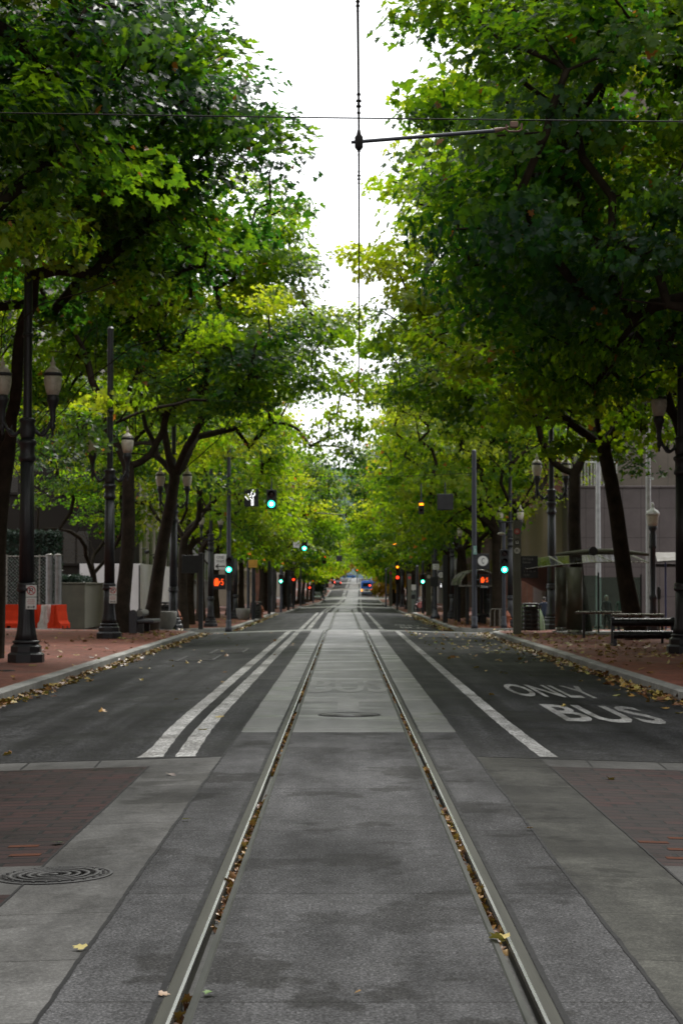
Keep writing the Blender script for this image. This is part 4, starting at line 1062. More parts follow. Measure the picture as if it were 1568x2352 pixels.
# angled panel on a blue post
x, z = at(1534, 1282, 70); zt = sw(x, 70)
r = thing('sign_board', 'pale slanted panel on a slim blue post at the far right', 'sign', (x - .1, 70, zt))
m = MB(); m.tube([(0, 0, 0), (0, 0, z - zt)], .035, 10); m.build('post', mat('blue_paint', (.03, .04, .13), .4), r)
m = MB(); h = z - zt; m.add([(-.35, -.35, h - .12), (.75, -.35, h - .05), (.8, .45, h + .22), (-.3, .45, h + .22)], [(0, 1, 2, 3)]); m.add([(-.35, -.35, h - .16), (.75, -.35, h - .09), (.8, .45, h + .18), (-.3, .45, h + .18)], [(3, 2, 1, 0)]); m.build('panel', mat('pale_panel', (.17, .16, .14), .6, spec=.1), r)
m = MB(); m.box(-.5, .8, .1, .2, h - .32, h - .2, bev=.02); m.build('crossbar', m_dark, r)
x = at(1513, 1400, 66)[0]; r = thing('metal_post', 'short post with a small round head beside the blue post', 'post', (x, 66, sw(x, 66)))
m = MB(); m.tube([(0, 0, 0), (0, 0, 1.15)], .035, 10); m.build('post', m_olive, r); m = MB(); m.box(-.06, .06, -.05, .05, 1.15, 1.5, bev=.02); m.lathe([(.05, 1.5), (.05, 1.55), (.02, 1.6)], 12); m.build('meter', m_back, r)
# tent, bins, racks
m_tentg = mat('tent_green', (.16, .26, .1), .6); m_tentw = mat('tent_grey', (.42, .43, .45), .6)
x = at(1216, 1400, 71.2)[0]; r = thing('dome_tent', 'low green and grey dome tent behind the slatted bin on the right', 'tent', (x, 71.2, sw(x, 71)))
m = MB(); n = 16; vs = []; fs = []; mi = []
for k in range(9):
    a = k / 8 * math.pi / 2
    for j in range(n): b = 6.2832 * j / n; vs.append((.56 * math.cos(a) ** .8 * math.cos(b), .8 * math.cos(a) ** .8 * math.sin(b), .98 * math.sin(a)))
m.add(vs, [(k * n + j, k * n + (j + 1) % n, (k + 1) * n + (j + 1) % n, (k + 1) * n + j) for k in range(8) for j in range(n)], 0, True)
for k in range(8):
    for j in range(n):
        if j in (11, 12): m.m[k * n + j] = 1
m.build('canopy', [m_tentg, m_tentw], r)
m = MB()
for b in (.6, -.6):
    m.tube([(.57 * math.cos(t) * math.cos(b), .81 * math.cos(t) * math.sin(b), .99 * abs(math.sin(t))) for t in [math.pi * q / 16 for q in range(17)]], .012, 6)
m.build('tent_pole', m_tentw, r)
m_bin = mat('bin_slats', (.045, .045, .042), .5, .4)
def slat_bin(label, x, y, r_=.3, h=1.0, parent_name='litter_bin'):
    r = thing(parent_name, label, 'litter bin', (x, y, sw(x, y)), group='slatted round litter bins')
    m = MB(); m.lathe([(r_ * .86, .05), (r_ * .86, h * .88)], 20); m.build('liner', m_dark, r)
    m = MB()
    for k in range(6): m.lathe([(r_ * .95, .08 + k * h * .145), (r_, .1 + k * h * .145), (r_, .16 + k * h * .145), (r_ * .95, .18 + k * h * .145)], 24)
    for j in range(8): a = j * .785; m.box(r_ * math.cos(a) - .02, r_ * math.cos(a) + .02, r_ * math.sin(a) - .02, r_ * math.sin(a) + .02, .04, h * .94)
    m.build('slats', m_bin, r)
    m = MB(); m.lathe([(r_ * 1.04, h * .93), (r_ * 1.04, h), (r_ * .7, h * 1.02), (r_ * .68, h * .97)], 24); m.build('rim', m_bin, r)
    return r
slat_bin('dark slatted litter bin in front of the green tent', at(1218, 1400, 68.4)[0], 68.4)
b0 = slat_bin('grey slatted litter bin standing behind the round concrete planter', at(379, 1400, 74.6)[0], 74.6, .31, 1.05)
dup(b0, (at(588, 1400, 116)[0], 116, sw(-6, 116)), 0, 'slatted litter bin below the tan-yellow sign')
# far shelter with barrel roof
y = 101; x = at(1085, 1400, y)[0]; z = sw(x, y)
r = thing('bus_shelter', 'far dark bus shelter with rounded barrel roof behind the C sign pole', 'bus shelter', (x, y, z))
H = at(1085, 1344, y)[1] - z
m = MB(); N = 10; vs = []
for k in range(N + 1):
    a = math.pi * k / N; vs += [(-.95 * math.cos(a) + .25, -1.5, H + .75 * math.sin(a)), (-.95 * math.cos(a) + .25, 6.5, H + .75 * math.sin(a))]
m.add(vs, [(2 * k, 2 * k + 1, 2 * k + 3, 2 * k + 2) for k in range(N)], 0, True); m.build('barrel_roof', m_back, r)
m = MB()
for yy in (-1.5, 2.5, 6.5): m.tube([(-.97 * math.cos(math.pi * k / N) + .25, yy, H + .77 * math.sin(math.pi * k / N)) for k in range(N + 1)], .04, 8)
m.box(-.8, 1.3, -1.55, -1.45, H - .08, H); m.build('roof_rib', m_silver, r)
for xx, yy in ((-.35, -1.2), (.9, -1.2), (-.35, 6.2), (.9, 6.2)):
    m = MB(); m.box(xx - .09, xx + .09, yy - .09, yy + .09, 0, H, bev=.02); m.build('column', m_dark, r)
m = MB(); m.box(1.0, 1.02, -1.1, 6.1, .3, H - .1); m.build('glass_screen', m_glass, r)
m = MB(); m.box(.4, .8, .5, 4.5, .42, .5, bev=.02); m.box(.45, .75, .6, .7, 0, .42); m.box(.45, .75, 4.3, 4.4, 0, .42); m.build('seat', m_dark, r)
# hoop bike racks near the C pole
rk = None
for k, px in enumerate((1137, 1147, 1158)):
    x = at(px, 1400, 95)[0]; zt = sw(x, 95)
    if rk is None:
        rk = thing('bike_rack', 'grey metal hoop bike rack, left one of three beside the C sign pole', 'bike rack', (x, 95, zt), group='hoop bike racks')
        m = MB(); m.tube([(-.25, 0, 0), (-.25, 0, .75), (-.18, 0, .86), (.18, 0, .86), (.25, 0, .75), (.25, 0, 0)], .025, 8); m.build('hoop', m_silver, rk)
        m = MB(); [m.lathe([(.07, 0), (.07, .015)], 10, (sx, 0, 0)) for sx in (-.25, .25)]; m.build('foot_plates', m_silver, rk)
    else: dup(rk, (x, 95, zt), 0, 'grey metal hoop bike rack, %s one of three beside the C sign pole' % ('middle' if k == 1 else 'right'))
# hydrants
m_hyd = mat('hydrant_paint', (.3, .09, .04), .5)
def hydrant(x, y, label):
    r = thing('fire_hydrant', label, 'hydrant', (x, y, sw(x, y)), group='rust-orange fire hydrants')
    m = MB(); m.lathe([(.17, 0), (.17, .05), (.12, .07), (.12, .5), (.15, .52), (.15, .57), (.13, .6), (.11, .68), (.05, .74), (.03, .8)], 16); m.build('barrel', m_hyd, r)
    m = MB(); m.tube([(-.2, 0, .42), (.2, 0, .42)], .055, 10); m.tube([(0, -.2, .4), (0, 0, .4)], .065, 10); m.build('outlets', m_hyd, r)
    return r
hydrant(at(407, 1400, 77)[0], 77, 'rust-orange fire hydrant right of the round concrete planter')
hydrant(at(600, 1400, 122)[0], 122, 'rust-orange fire hydrant right of the bin under the tan sign')
hydrant(at(1174, 1400, 90)[0], 92.2, 'rust-orange fire hydrant beside the right-hand signal pole')
# red motorbike
y = 150; x = at(962, 1400, y)[0]
r = thing('motorbike', 'small red motorbike parked on the right pavement', 'motorbike', (x, y, sw(x, y)), rz=R(62))
m_tyre = mat('tyre', (.015, .015, .015), .7); m_mred = mat('bike_red', (.35, .04, .02), .3)
for xx in (-.62, .62):
    m = MB(); vs = []
    for j in range(20):
        for i in range(8):
            a, b = 6.2832 * j / 20, 6.2832 * i / 8; q = .25 + .05 * math.cos(b); vs.append((xx + q * math.cos(a), .05 * math.sin(b), .3 + q * math.sin(a)))
    m.add(vs, [(j * 8 + i, j * 8 + (i + 1) % 8, ((j + 1) % 20) * 8 + (i + 1) % 8, ((j + 1) % 20) * 8 + i) for j in range(20) for i in range(8)], 0, True); w_ = m.build('wheel', m_tyre, r)
    m = MB(); m.tube([(xx, -.04, .3), (xx, .04, .3)], .06, 10); [m.tube([(xx, 0, .3), (xx + .22 * math.cos(a), 0, .3 + .22 * math.sin(a))], .012, 4) for a in (0, 1.05, 2.1, 3.14, 4.2, 5.2)]; m.build('rim', m_silver, w_)
m = MB(); m.prism([(-.5, .55), (-.2, .35), (.25, .35), (.42, .62), (.3, .82), (.0, .75)], -.12, .12); m.build('body', m_mred, r)
m = MB(); m.box(-.62, .02, -.13, .13, .76, .86, bev=.04); m.build('seat', m_dark, r)
m = MB(); m.tube([(.62, 0, .3), (.4, 0, .9)], .035, 8); m.tube([(.38, -.34, 1.02), (.4, 0, .95), (.38, .34, 1.02)], .018, 8); m.build('handlebar', m_silver, r)
m = MB(); m.lathe([(.1, 0), (.1, .06), (.04, .1)], 12, (.5, 0, .82)); m.build('headlight', m_white, r)
# kiosk
y = 175; x = at(940, 1400, y)[0] + .35
r = thing('pay_station', 'grey-green parking pay station far along the right pavement', 'pay station', (x, y, sw(x, y)))
m = MB(); m.box(-.25, .25, -.2, .2, 0, 1.9, bev=.04); m.build('cabinet', mat('pay_green', (.12, .15, .13), .5), r); m = MB(); m.box(-.18, .18, -.215, -.201, 1.2, 1.6); m.build('screen', m_dark, r); m = MB(); m.box(-.3, .3, -.03, .03, 2.0, 2.5, bev=.02); m.tube([(0, 0, 1.9), (0, 0, 2.1)], .04, 8); m.build('sign_plate', m_white, r)
# ------------------------------------------------------------------ left pavement: bench, planter, barriers, fence, hoarding
m_slabd = mat('dark_granite', (.042, .045, .055), .45, 0, .25, 12)
y = 66; x = at(305, 1400, y)[0]; z = sw(x, y)
r = thing('stone_bench', 'dark stone bench with round-topped end slab behind the second left lamp post', 'bench', (x, y, z))
def bslab(yy, nm):
    m = MB(); pl = [(-.125, 0), (.125, 0), (.125, .68)] + [(.125 * math.cos(a), .68 + .125 * math.sin(a)) for a in [math.pi * k / 8 for k in range(1, 8)]] + [(-.125, .68)]
    m.prism(pl, yy, yy + .18); m.build(nm, m_slabd, r)
bslab(0, 'end_slab'); bslab(2.3, 'end_slab')
m = MB(); m.box(.127, .72, .0, 2.48, .34, .47, bev=.05); m.build('seat', m_slabd, r)
m = MB(); m.tube([(.2, .18, .68), (.2, 2.4, .68)], .11, 16); m.build('back_roll', m_conc, r)
for yy in (.05, 2.2): m = MB(); m.box(.15, .35, yy, yy + .15, 0, .34, bev=.01); m.build('leg', m_dark, r)
y = 72.3; x = at(381, 1400, y)[0]; z = sw(x, y)
r = thing('concrete_planter', 'round grey concrete planter bowl at the end of the left bench', 'planter', (x, y, z))
m = MB(); m.lathe([(.22, 0), (.26, .04), (.36, .2), (.41, .42), (.42, .66), (.38, .68), (.36, .62), (.36, .55)], 28); m.build('bowl', m_conc, r)
m = MB(); m.lathe([(.355, .55), (.2, .58), (.05, .59)], 20); m.build('soil', m_groove, r)
dup(r, (at(601 - 38, 1400, 117)[0], 114.5, sw(-6, 114)), 0, 'round concrete planter on the far left pavement below the tan sign')
# water-filled barriers
m_bo = mat('barrier_orange', (.5, .035, .01), .6, 0, .2, 3, spec=.1); m_bw = mat('barrier_white', (.45, .44, .42), .5)
def barrier(x, y, mt, label, rz, L_=1.0):
    r = thing('road_barrier', label, 'barrier', (x, y, sw(x, y)), rz, 'water-filled plastic road barriers')
    m = MB(); prof = [(-.29, 0), (-.29, .2), (-.2, .32), (-.13, .75), (-.13, 1.0), (.13, 1.0), (.13, .75), (.2, .32), (.29, .2), (.29, 0)]
    m.prism_x(prof, -L_ / 2, L_ / 2); b = m.build('body', mt, r)
    m = MB()
    for s in (-1, 1):
        for xx in (-.28, .18): m.box(xx * L_, xx * L_ + .1 * L_, -.3, .3, .005, .1)
    m.build('forklift_slot', m_dark, r)
    m = MB(); m.box(-L_ * .3, L_ * .3, -.142, .142, .58, .68, bev=.02); m.build('label_panel', m_dark if mt is m_bo else m_bo, r)
    m = MB(); [m.tube([(s * L_ / 2, 0, .15), (s * L_ / 2, 0, .95)], .04, 8) for s in (-1, 1)]; m.build('connector_pin', mt, r)
    return r
for px, yy, mt, lab, rz, L_ in ((4, 82, m_bo, 'orange plastic barrier at the left edge behind the first lamp post', 0, 1.5), (34, 82.4, m_bo, 'orange plastic barrier, second from the left edge behind the lamp post', 0, 1.4),
                             (96, 83, m_bo, 'orange plastic barrier right of the first lamp post base', R(70), 1.2), (114, 82.6, m_bw, 'white plastic barrier between two orange ones', R(75), 1.2), (135, 82.2, m_bo, 'orange plastic barrier at the right end of the barrier row', R(78), 1.2)):
    barrier(at(px, 1400, yy)[0], yy, mt, lab, rz, L_)
# chain-link fence panels behind
def chain_mat():
    m, nt, b, L = new_mat('chain_link')
    b.inputs['Base Color'].default_value = (.25, .25, .25, 1); b.inputs['Metallic'].default_value = .6; b.inputs['Roughness'].default_value = .5
    return m
m_chain = chain_mat()
xa, xb, yf = at(-60, 1400, 87)[0], at(128, 1400, 87)[0], 87
r = thing('chain_link_fence', 'temporary chain-link fence with steel posts behind the orange barriers', 'fence', (xa, yf, sw(xa, yf)))
Hf = at(60, 1278, 87)[1] - sw(xa, yf)
m = MB(); Wd = xb - xa; stp = .16
k = -Hf
while k < Wd:
    for s in (1, -1):
        a0 = max(0, k); a1 = min(Wd, k + Hf)
        if a1 > a0:
            z0_, z1_ = (a0 - k, a1 - k) if s > 0 else (Hf - (a0 - k), Hf - (a1 - k))
            m.tube([(a0, .004 * s, max(.02, z0_)), (a1, .004 * s, max(.02, z1_))], .0055, 3, cap=False)
    k += stp
m.build('mesh', m_chain, r)
for k in range(6):
    xx = Wd * k / 5; m = MB(); m.tube([(xx, 0, 0), (xx, 0, Hf + .08)], .035, 8); m.build('fence_post', m_silver, r)
m = MB(); m.tube([(0, 0, Hf), (Wd, 0, Hf)], .025, 8); m.build('top_rail', m_silver, r)
for px in (113, 133):
    x = at(px, 1400, 86.2)[0]; r = thing('steel_post', 'thick pale steel gate post, %s of two beside the planter wall' % ('left' if px == 113 else 'right'), 'post', (x, 86.2, sw(x, 86)), group='steel gate posts')
    m = MB(); m.tube([(0, 0, 0), (0, 0, Hf)], .16, 14); m.build('post', mat('galvanised', (.2, .2, .2), .45, .5, .3, 5), r); m = MB(); m.lathe([(.18, Hf), (.18, Hf + .05), (.05, Hf + .1)], 14); m.build('post_cap', m_silver, r)
# planter wall with hedge
m_beige = mat('planter_stone', (.095, .088, .066), .8, 0, .25, 2)
x0, x1 = at(142, 1400, 87)[0], at(195, 1400, 87)[0]; z = sw(x0, 87)
r = thing('planter_wall', 'beige stone planter wall right of the steel gate posts', 'planter', (x0, 87, z))
h = at(170, 1342, 87)[1] - z; m = MB(); m.box(0, x1 - x0, 0, 9, -.05, h, bev=.03); m.build('wall', m_beige, r)
m = MB(); m.box(-.03, x1 - x0 + .03, -.03, 9, h + .002, h + .08, bev=.02); m.build('coping', m_beige, r)
def hedge(name, label, x0, x1, y0, y1, z0, z1, n, seed, sz=.11):
    rs = np.random.RandomState(seed); P = rs.uniform(0, 1, (n, 3))
    f = rs.randint(0, 4, n); P[f == 0, 1] *= .08; P[f == 1, 2] = 1 - P[f == 1, 2] * .1; P[f == 2, 0] *= .06; P[f == 3, 0] = 1 - P[f == 3, 0] * .06
    P = np.array([x0, y0, z0]) + P * np.array([x1 - x0, y1 - y0, z1 - z0]) + rs.normal(size=(n, 3)) * .05
    nr = rs.normal(size=(n, 3)) + np.array([0, -.7, .7]); nr /= np.linalg.norm(nr, axis=1)[:, None]
    r = thing(name, label, 'hedge', ((x0 + x1) / 2, (y0 + y1) / 2, z0))
    me = build_leaves('foliage', P - np.array(r.location), nr, np.full(n, sz), rs.uniform(0, .3, n), rs, [m_leafd])
    link('foliage', me, r)
    m = MB(); m.box(-(x1 - x0) / 2 + .12, (x1 - x0) / 2 - .12, -(y1 - y0) / 2 + .12, (y1 - y0) / 2 - .12, 0, z1 - z0 - .12); m.build('branch_core', mat('hedge_core', (.012, .016, .01), .9), r)
hedge('box_hedge', 'low clipped green hedge on top of the beige planter wall', at(140, 1400, 87.5)[0], at(178, 1400, 87.5)[0], 87.4, 92, at(150, 1343, 88)[1], at(150, 1325, 88)[1], 1500, 5)
hedge('tall_hedge', 'tall dark hedge behind the chain-link fence', at(10, 1400, 96)[0], at(128, 1400, 96)[0], 95, 98, at(60, 1285, 96)[1] - 3.2, at(60, 1221, 96)[1], 9000, 6, .13)
# hoarding around the building site
m_hoard = mat('hoarding_white', (.6, .6, .62), .6, 0, .12, .8)
XH = at(323, 1400, 114)[0]
def hoard(name, label, a, b, h):
    a, b = Vector(a), Vector(b); d = (b - a); L_ = d.length; ang = math.atan2(d.y, d.x)
    r = thing(name, label, 'hoarding', (a.x, a.y, sw(a.x, a.y)), ang)
    n = max(1, round(L_ / 2.44)); w_ = L_ / n
    for k in range(n):
        zo = G(a.y + d.y * (k + .5) / n) - G(a.y); m = MB(); m.box(k * w_ + .008, (k + 1) * w_ - .008, -.03, .03, zo - .1, zo + h, bev=.004); m.build('panel', m_hoard, r)
    for k in range(n + 1): m = MB(); m.box(k * w_ - .05, k * w_ + .05, -.12, -.032, -.2, h - .05); m.build('frame_post', m_back, r)
    if name == 'site_hoarding' and d.y > 5: m = MB(); m.box(L_ * .63, L_ * .63 + .3, .032, .09, -.3, h); m.build('grey_strip', mat('grey_strip', (.2, .2, .27), .5), r)
hoard('site_hoarding', 'long white hoarding along the left pavement beyond the junction', (XH, 150), (XH, 114), 3.3)
hoard('site_hoarding', 'white hoarding facing the camera behind the dark forked tree', (XH - .02, 114), (XH - 3.6, 114), 3.3)
# cameras on the hoarding corner
for px, py, y in ((563 / 1.7417, 2203 / 1.7417, 114), (640 / 1.7417, 2228 / 1.7417, 119)):
    x, z = at(px, py, y); r = thing('security_camera', 'dark dome camera on a bracket, %s on the white hoarding' % ('at the corner' if y == 114 else 'farther along'), 'camera', (XH + .04, y - .1, z), group='dome cameras on the hoarding')
    m = MB(); m.tube([(0, 0, .1), (.3, 0, .14), (.32, 0, .05)], .025, 8); m.build('bracket', m_dark, r); m = MB(); m.lathe([(.05, .05), (.14, .02), (.15, -.06), (.12, -.15), (.04, -.2)], 16, (.32, 0, 0)); m.build('dome', m_dark, r)
# small trees on the left
dk = tree_meshes(77, fork=2.6, cc=(.3, 0, 8.4), rr=(4.6, 4.0, 5.2), nclump=130, per=90, leaf=.17, low=4.4, vbias=-.08, r0=.2, lean=(.25, 0))
plant(dk, at(209, 1400, 100)[0], 100, 'dark low-forked tree in front of the white hoarding on the left', name='small_tree', group=None)
rb = tree_meshes(78, fork=2.8, cc=(0, 0, 6.4), rr=(3.0, 3.0, 3.0), nclump=80, per=60, leaf=.16, low=3.6, r0=.12)
rb[1].materials.clear(); rb[1].materials.append(m_leafb)
plant(rb, at(500, 1400, 128)[0], 128, 'small tree with rust-brown leaves beyond the left corner pole', name='small_tree', group=None)
# ------------------------------------------------------------------ buildings, hill, far trees
m_win = mat('window_glass', (.02, .024, .028), .12, 0, .4, .5, spec=.8)
m_stone = brick_mat('pale_stone', (.36, .335, .29), (.32, .3, .26), (.2, .18, .16), 1.4, .7, .02, rough=.8, stain=.25)
def wallm(name, c, **kw): return mat(name, c, .8, 0, .2, .5, bump=.15, bscale=8, spec=.1, **kw)
def panel_mat(name, c, w, h):
    """stone panels on upright faces: joints across x + y and z"""
    m, nt, b, L = new_mat(name)
    tc = nd(nt, 'ShaderNodeTexCoord').outputs['Object']; sp = nd(nt, 'ShaderNodeSeparateXYZ'); L.new(tc, sp.inputs[0])
    cx = nd(nt, 'ShaderNodeCombineXYZ'); L.new(math_(nt, 'ADD', sp.outputs[0], sp.outputs[1]), cx.inputs[0]); L.new(sp.outputs[2], cx.inputs[1])
    br = nd(nt, 'ShaderNodeTexBrick'); br.offset = 0; L.new(cx.outputs[0], br.inputs['Vector']); br.inputs['Scale'].default_value = 1
    br.inputs['Brick Width'].default_value = w; br.inputs['Row Height'].default_value = h; br.inputs['Mortar Size'].default_value = .012
    br.inputs['Color1'].default_value = fix(c); br.inputs['Color2'].default_value = fix([v * .92 for v in c]); br.inputs['Mortar'].default_value = fix([v * .4 for v in c])
    c2 = mixc(nt, 'MULTIPLY', 1.0, br.outputs[0], ramp(nt, [(.3, .75), (.7, 1.1)], noise(nt, .7, 5, .65, tc)).outputs[0])
    c2 = mixc(nt, 'MULTIPLY', 1.0, c2, ramp(nt, [(.3, .85), (.7, 1.1)], noise(nt, 30, 2, .6, tc)).outputs[0])
    L.new(c2, b.inputs['Base Color']); b.inputs['Roughness'].default_value = .6; b.inputs['Specular IOR Level'].default_value = .15
    return m
def building(label, x0, x1, y0, y1, h, m_, name='office_building', storey=3.8, bay=3.2, faces='sf', wz=1.9, ww=1.5, z0=None, cornice=True, wmax=96, first=1):
    """walls with a cornice, windows on the street face (s) and the face towards the camera (f)"""
    z0 = min(sw(0, y0), sw(0, y1)) - .2 if z0 is None else z0
    r = thing(name, label, 'building', ((x0 + x1) / 2, (y0 + y1) / 2, z0)); cx, cy = (x0 + x1) / 2, (y0 + y1) / 2
    m = MB(); m.box(x0 - cx, x1 - cx, y0 - cy, y1 - cy, 0, h); m.build('walls', m_, r)
    if cornice: m = MB(); m.box(x0 - cx - .35, x1 - cx + .35, y0 - cy - .35, y1 - cy + .35, h + .002, h + .7, bev=.1); m.build('cornice', m_, r)
    m = MB(); m.box(-ww / 2, ww / 2, -.03, .03, 0, wz); m.box(-ww / 2 - .12, ww / 2 + .12, -.12, -.031, -.14, -.001); m.box(-.04, .04, -.06, -.031, 0, wz)
    for p_ in range(len(m.f)): m.m[p_] = 0 if p_ < 6 else 1
    me = None; spots = []
    nz = int((h - 1.5) / storey)
    if 's' in faces:
        s = 1 if cx < 0 else -1; n = int((y1 - y0 - 1) / bay)
        for k in range(first, nz + 1):
            for j in range(n): spots.append((s * (x1 - x0) / 2, -n * bay / 2 + bay * (j + .5), k * storey - wz / 2 + .3, R(90) * s))
    if 'f' in faces:
        n = int((x1 - x0 - 1) / bay)
        for k in range(first, nz + 1):
            for j in range(n): spots.append((-n * bay / 2 + bay * (j + .5), -(y1 - y0) / 2, k * storey - wz / 2 + .3, 0))
    spots = spots[:wmax]; w0 = None
    for (x, y, z, rz) in spots:
        if w0 is None: w0 = m.build('window', [m_win, m_], r); o = w0
        else: o = w0.copy(); col.objects.link(o); o.parent = r
        o.location = (x, y, z); o.rotation_euler = (0, 0, rz)
    return r
building('tall pale stone building showing through the upper left leaves', -34, XH - .6, 118.2, 150, 44, m_stone, faces='sf', storey=4.4, bay=4.2, wz=2.4, ww=1.8, wmax=98)
m_dkb = wallm('shaded_front_wall', (.018, .016, .014))  # near-black wall colour stands for shade on the stone building's lower front
building('low dark front standing for the shaded base of the stone building, far left', -60, XH - .5, 114.4, 118.0, 13, m_dkb, faces='f', storey=4.2, bay=3.4, wmax=40)
# right: granite box with a recessed street side under an overhang
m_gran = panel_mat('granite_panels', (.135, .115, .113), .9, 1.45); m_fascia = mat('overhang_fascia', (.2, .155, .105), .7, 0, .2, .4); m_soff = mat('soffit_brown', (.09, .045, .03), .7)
xw = at(1304, 1400, 95)[0]; z0 = sw(xw, 95); Hb = at(1304, 1121, 95)[1] - z0
r = thing('granite_building', 'low grey-brown granite block behind the bus shelter on the right', 'building', (xw, 95, z0))
m = MB(); m.box(0, 30, 0, 2.2, -.3, Hb); m.box(3.2, 30, 2.2, 50, -.3, Hb - .3); m.build('walls', m_gran, r)
m = MB(); n = 8; zb = 2.9
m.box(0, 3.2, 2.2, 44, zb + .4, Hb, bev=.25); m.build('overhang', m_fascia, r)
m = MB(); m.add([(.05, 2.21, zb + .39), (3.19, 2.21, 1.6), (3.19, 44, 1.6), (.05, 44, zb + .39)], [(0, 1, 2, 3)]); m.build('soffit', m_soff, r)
m = MB(); [m.box(3.1, 3.18, 3 + k * 1.6, 3.1 + k * 1.6, 0, 2.4) for k in range(24)]; m.box(3.0, 3.09, 2.3, 44, .1, .5); m.build('window_bars', m_dark, r)
m = MB(); m.box(-.06, 30, -.06, 2.26, Hb + .002, Hb + .12, bev=.03); m.build('coping', m_gran, r)
r = thing('roof_railing', 'white vertical-bar railing on the roof of the granite block', 'railing', (xw, 97, z0 + Hb))
m = MB(); [m.tube([(.3 + k * .16, 0, 0), (.3 + k * .16, 0, 1.4)], .02, 5) for k in range(16)]; m.build('bars', m_white, r); m = MB(); m.tube([(.3, 0, 1.4), (2.7, 0, 1.4)], .035, 8); m.tube([(.3, 0, .1), (2.7, 0, .1)], .03, 8); m.build('handrail', m_white, r)
m_tow = panel_mat('tower_panels', (.13, .11, .09), 1.6, 3.6)
building('tall brown office tower behind the granite block on the right', 17, 45, 118, 150, 42, m_tow, faces='sf', storey=3.6, bay=3.2, wmax=98)
m_b1 = wallm('cream_wall', (.34, .31, .26)); m_b2 = brick_mat('brown_brick', (.16, .075, .05), (.13, .065, .045), (.12, .1, .09), .5, .16, .02, rough=.8); m_b3 = wallm('grey_wall', (.2, .2, .2)); m_b4 = wallm('tan_wall', (.25, .2, .15))
for k, (s, a, b, h, mt, d, lab) in enumerate([
    (-1, 172, 231, 30, m_b3, 14.0, 'grey office building behind trees on the second block, left'), (1, 172, 231, 33, m_b2, 14.0, 'brown brick building behind trees on the second block, right'),
    (-1, 252, 310, 26, m_b4, 14, 'tan building behind trees on the third block, left'), (1, 252, 310, 30, m_b3, 14, 'grey building behind trees on the third block, right'),
    (-1, 331, 389, 24, m_b2, 14, 'brown brick building behind trees on the fourth block, left'), (1, 331, 389, 20, m_b1, 14, 'cream building behind trees on the fourth block, right'),
    (-1, 411, 469, 18, m_b1, 14, 'cream building behind trees on the fifth block, left'), (1, 411, 469, 16, m_b4, 14, 'tan building behind trees on the fifth block, right'),
    (-1, 491, 640, 15, m_b3, 16, 'grey building behind trees near the end of the street, left'), (1, 491, 640, 15, m_b2, 16, 'brown brick building behind trees near the end of the street, right')]):
    xo = XO(b) if s > 0 else XO(a) - 1
    x0, x1 = (s * d + xo, s * (d + 24) + xo) if s > 0 else (s * (d + 24) + xo, s * d + xo)
    building(lab, x0, x1, a, b, h, mt, faces='sf', bay=4.0, ww=2.2, wmax=60, storey=4.0)
# unseen blocks added beside and behind the camera to cut side light
for (x0, x1, a, b, h, mt, lab) in [(-44, -18.5, 22, 70, 36, m_b4, 'unseen tan block added left of the plaza to cut side light'), (17.5, 44, 22, 70, 34, m_b3, 'unseen grey block added right of the pavement to cut side light'),
                                  (-44, -12, -55, 2, 34, m_b2, 'unseen brown brick block added behind the camera at left to cut light'), (12, 44, -55, 2, 34, m_b1, 'unseen cream block added behind the camera at right to cut light')]:
    building(lab, x0, x1, a, b, h, mt, faces='s', bay=4.6, ww=2.4, wmax=70, storey=4.2)
# wooded hill, with distance haze put into its blue-green colour
def hill_mat():
    m, nt, b, L = new_mat('hazy_hill_woods')
    tc = nd(nt, 'ShaderNodeTexCoord').outputs['Object']
    n1 = noise(nt, .05, 6, .7, tc); n2 = noise(nt, .012, 4, .6, tc)
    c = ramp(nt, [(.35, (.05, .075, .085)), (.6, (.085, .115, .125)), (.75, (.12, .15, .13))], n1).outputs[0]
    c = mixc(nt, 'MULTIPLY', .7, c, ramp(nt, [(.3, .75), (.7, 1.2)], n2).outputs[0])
    L.new(c, b.inputs['Base Color']); b.inputs['Roughness'].default_value = 1; b.inputs['Specular IOR Level'].default_value = 0
    return m
rs = np.random.RandomState(4); fn = smooth_noise(rs, 40); nx, ny = 120, 50; vs = []
for j in range(ny):
    for i in range(nx):
        x = -1400 + 2800 * i / (nx - 1); y = 1500 + 1900 * j / (ny - 1); t = j / (ny - 1)
        h = 190 * (math.sin(min(1, t * 1.25) * math.pi / 2)) ** 1.3 * (1 - .25 * (x / 1400) ** 2 - .00010 * x) + 14 * fn(np.array([[x * .008, y * .008, 0]]))[0] + rs.uniform(-4, 4) * t
        vs.append((x, y, max(0, h) * t ** .3 + 1))
m = MB(); m.add(vs, [(j * nx + i, j * nx + i + 1, (j + 1) * nx + i + 1, (j + 1) * nx + i) for j in range(ny - 1) for i in range(nx - 1)], 0, True); m.build('hills', hill_mat(), **ST)
# houses on the slope
def house(px, py, y, w, h, label):
    x, z = at(px, py, y); r = thing('hillside_house', label, 'house', (x, y, z))
    m = MB(); m.box(-w / 2, w / 2, 0, 8, -8, h); m.build('walls', m_white, r)
    m = MB(); m.prism([(-w / 2 - .4, h), (w / 2 + .4, h), (0, h + 2.6)], -.4, 8.4); m.build('roof', mat('pale_roof', (.4, .42, .45), .7), r)
    for xx in (-w / 4, w / 4): m = MB(); m.box(xx - .8, xx + .8, -.05, -.002, h * .35, h * .75); m.build('window', m_win, r)
house(816, 1262, 1150, 9, 5, 'pale house on the far slope, left one above the street end'); house(830, 1252, 1250, 12, 6, 'white house on the far slope, right and higher one')
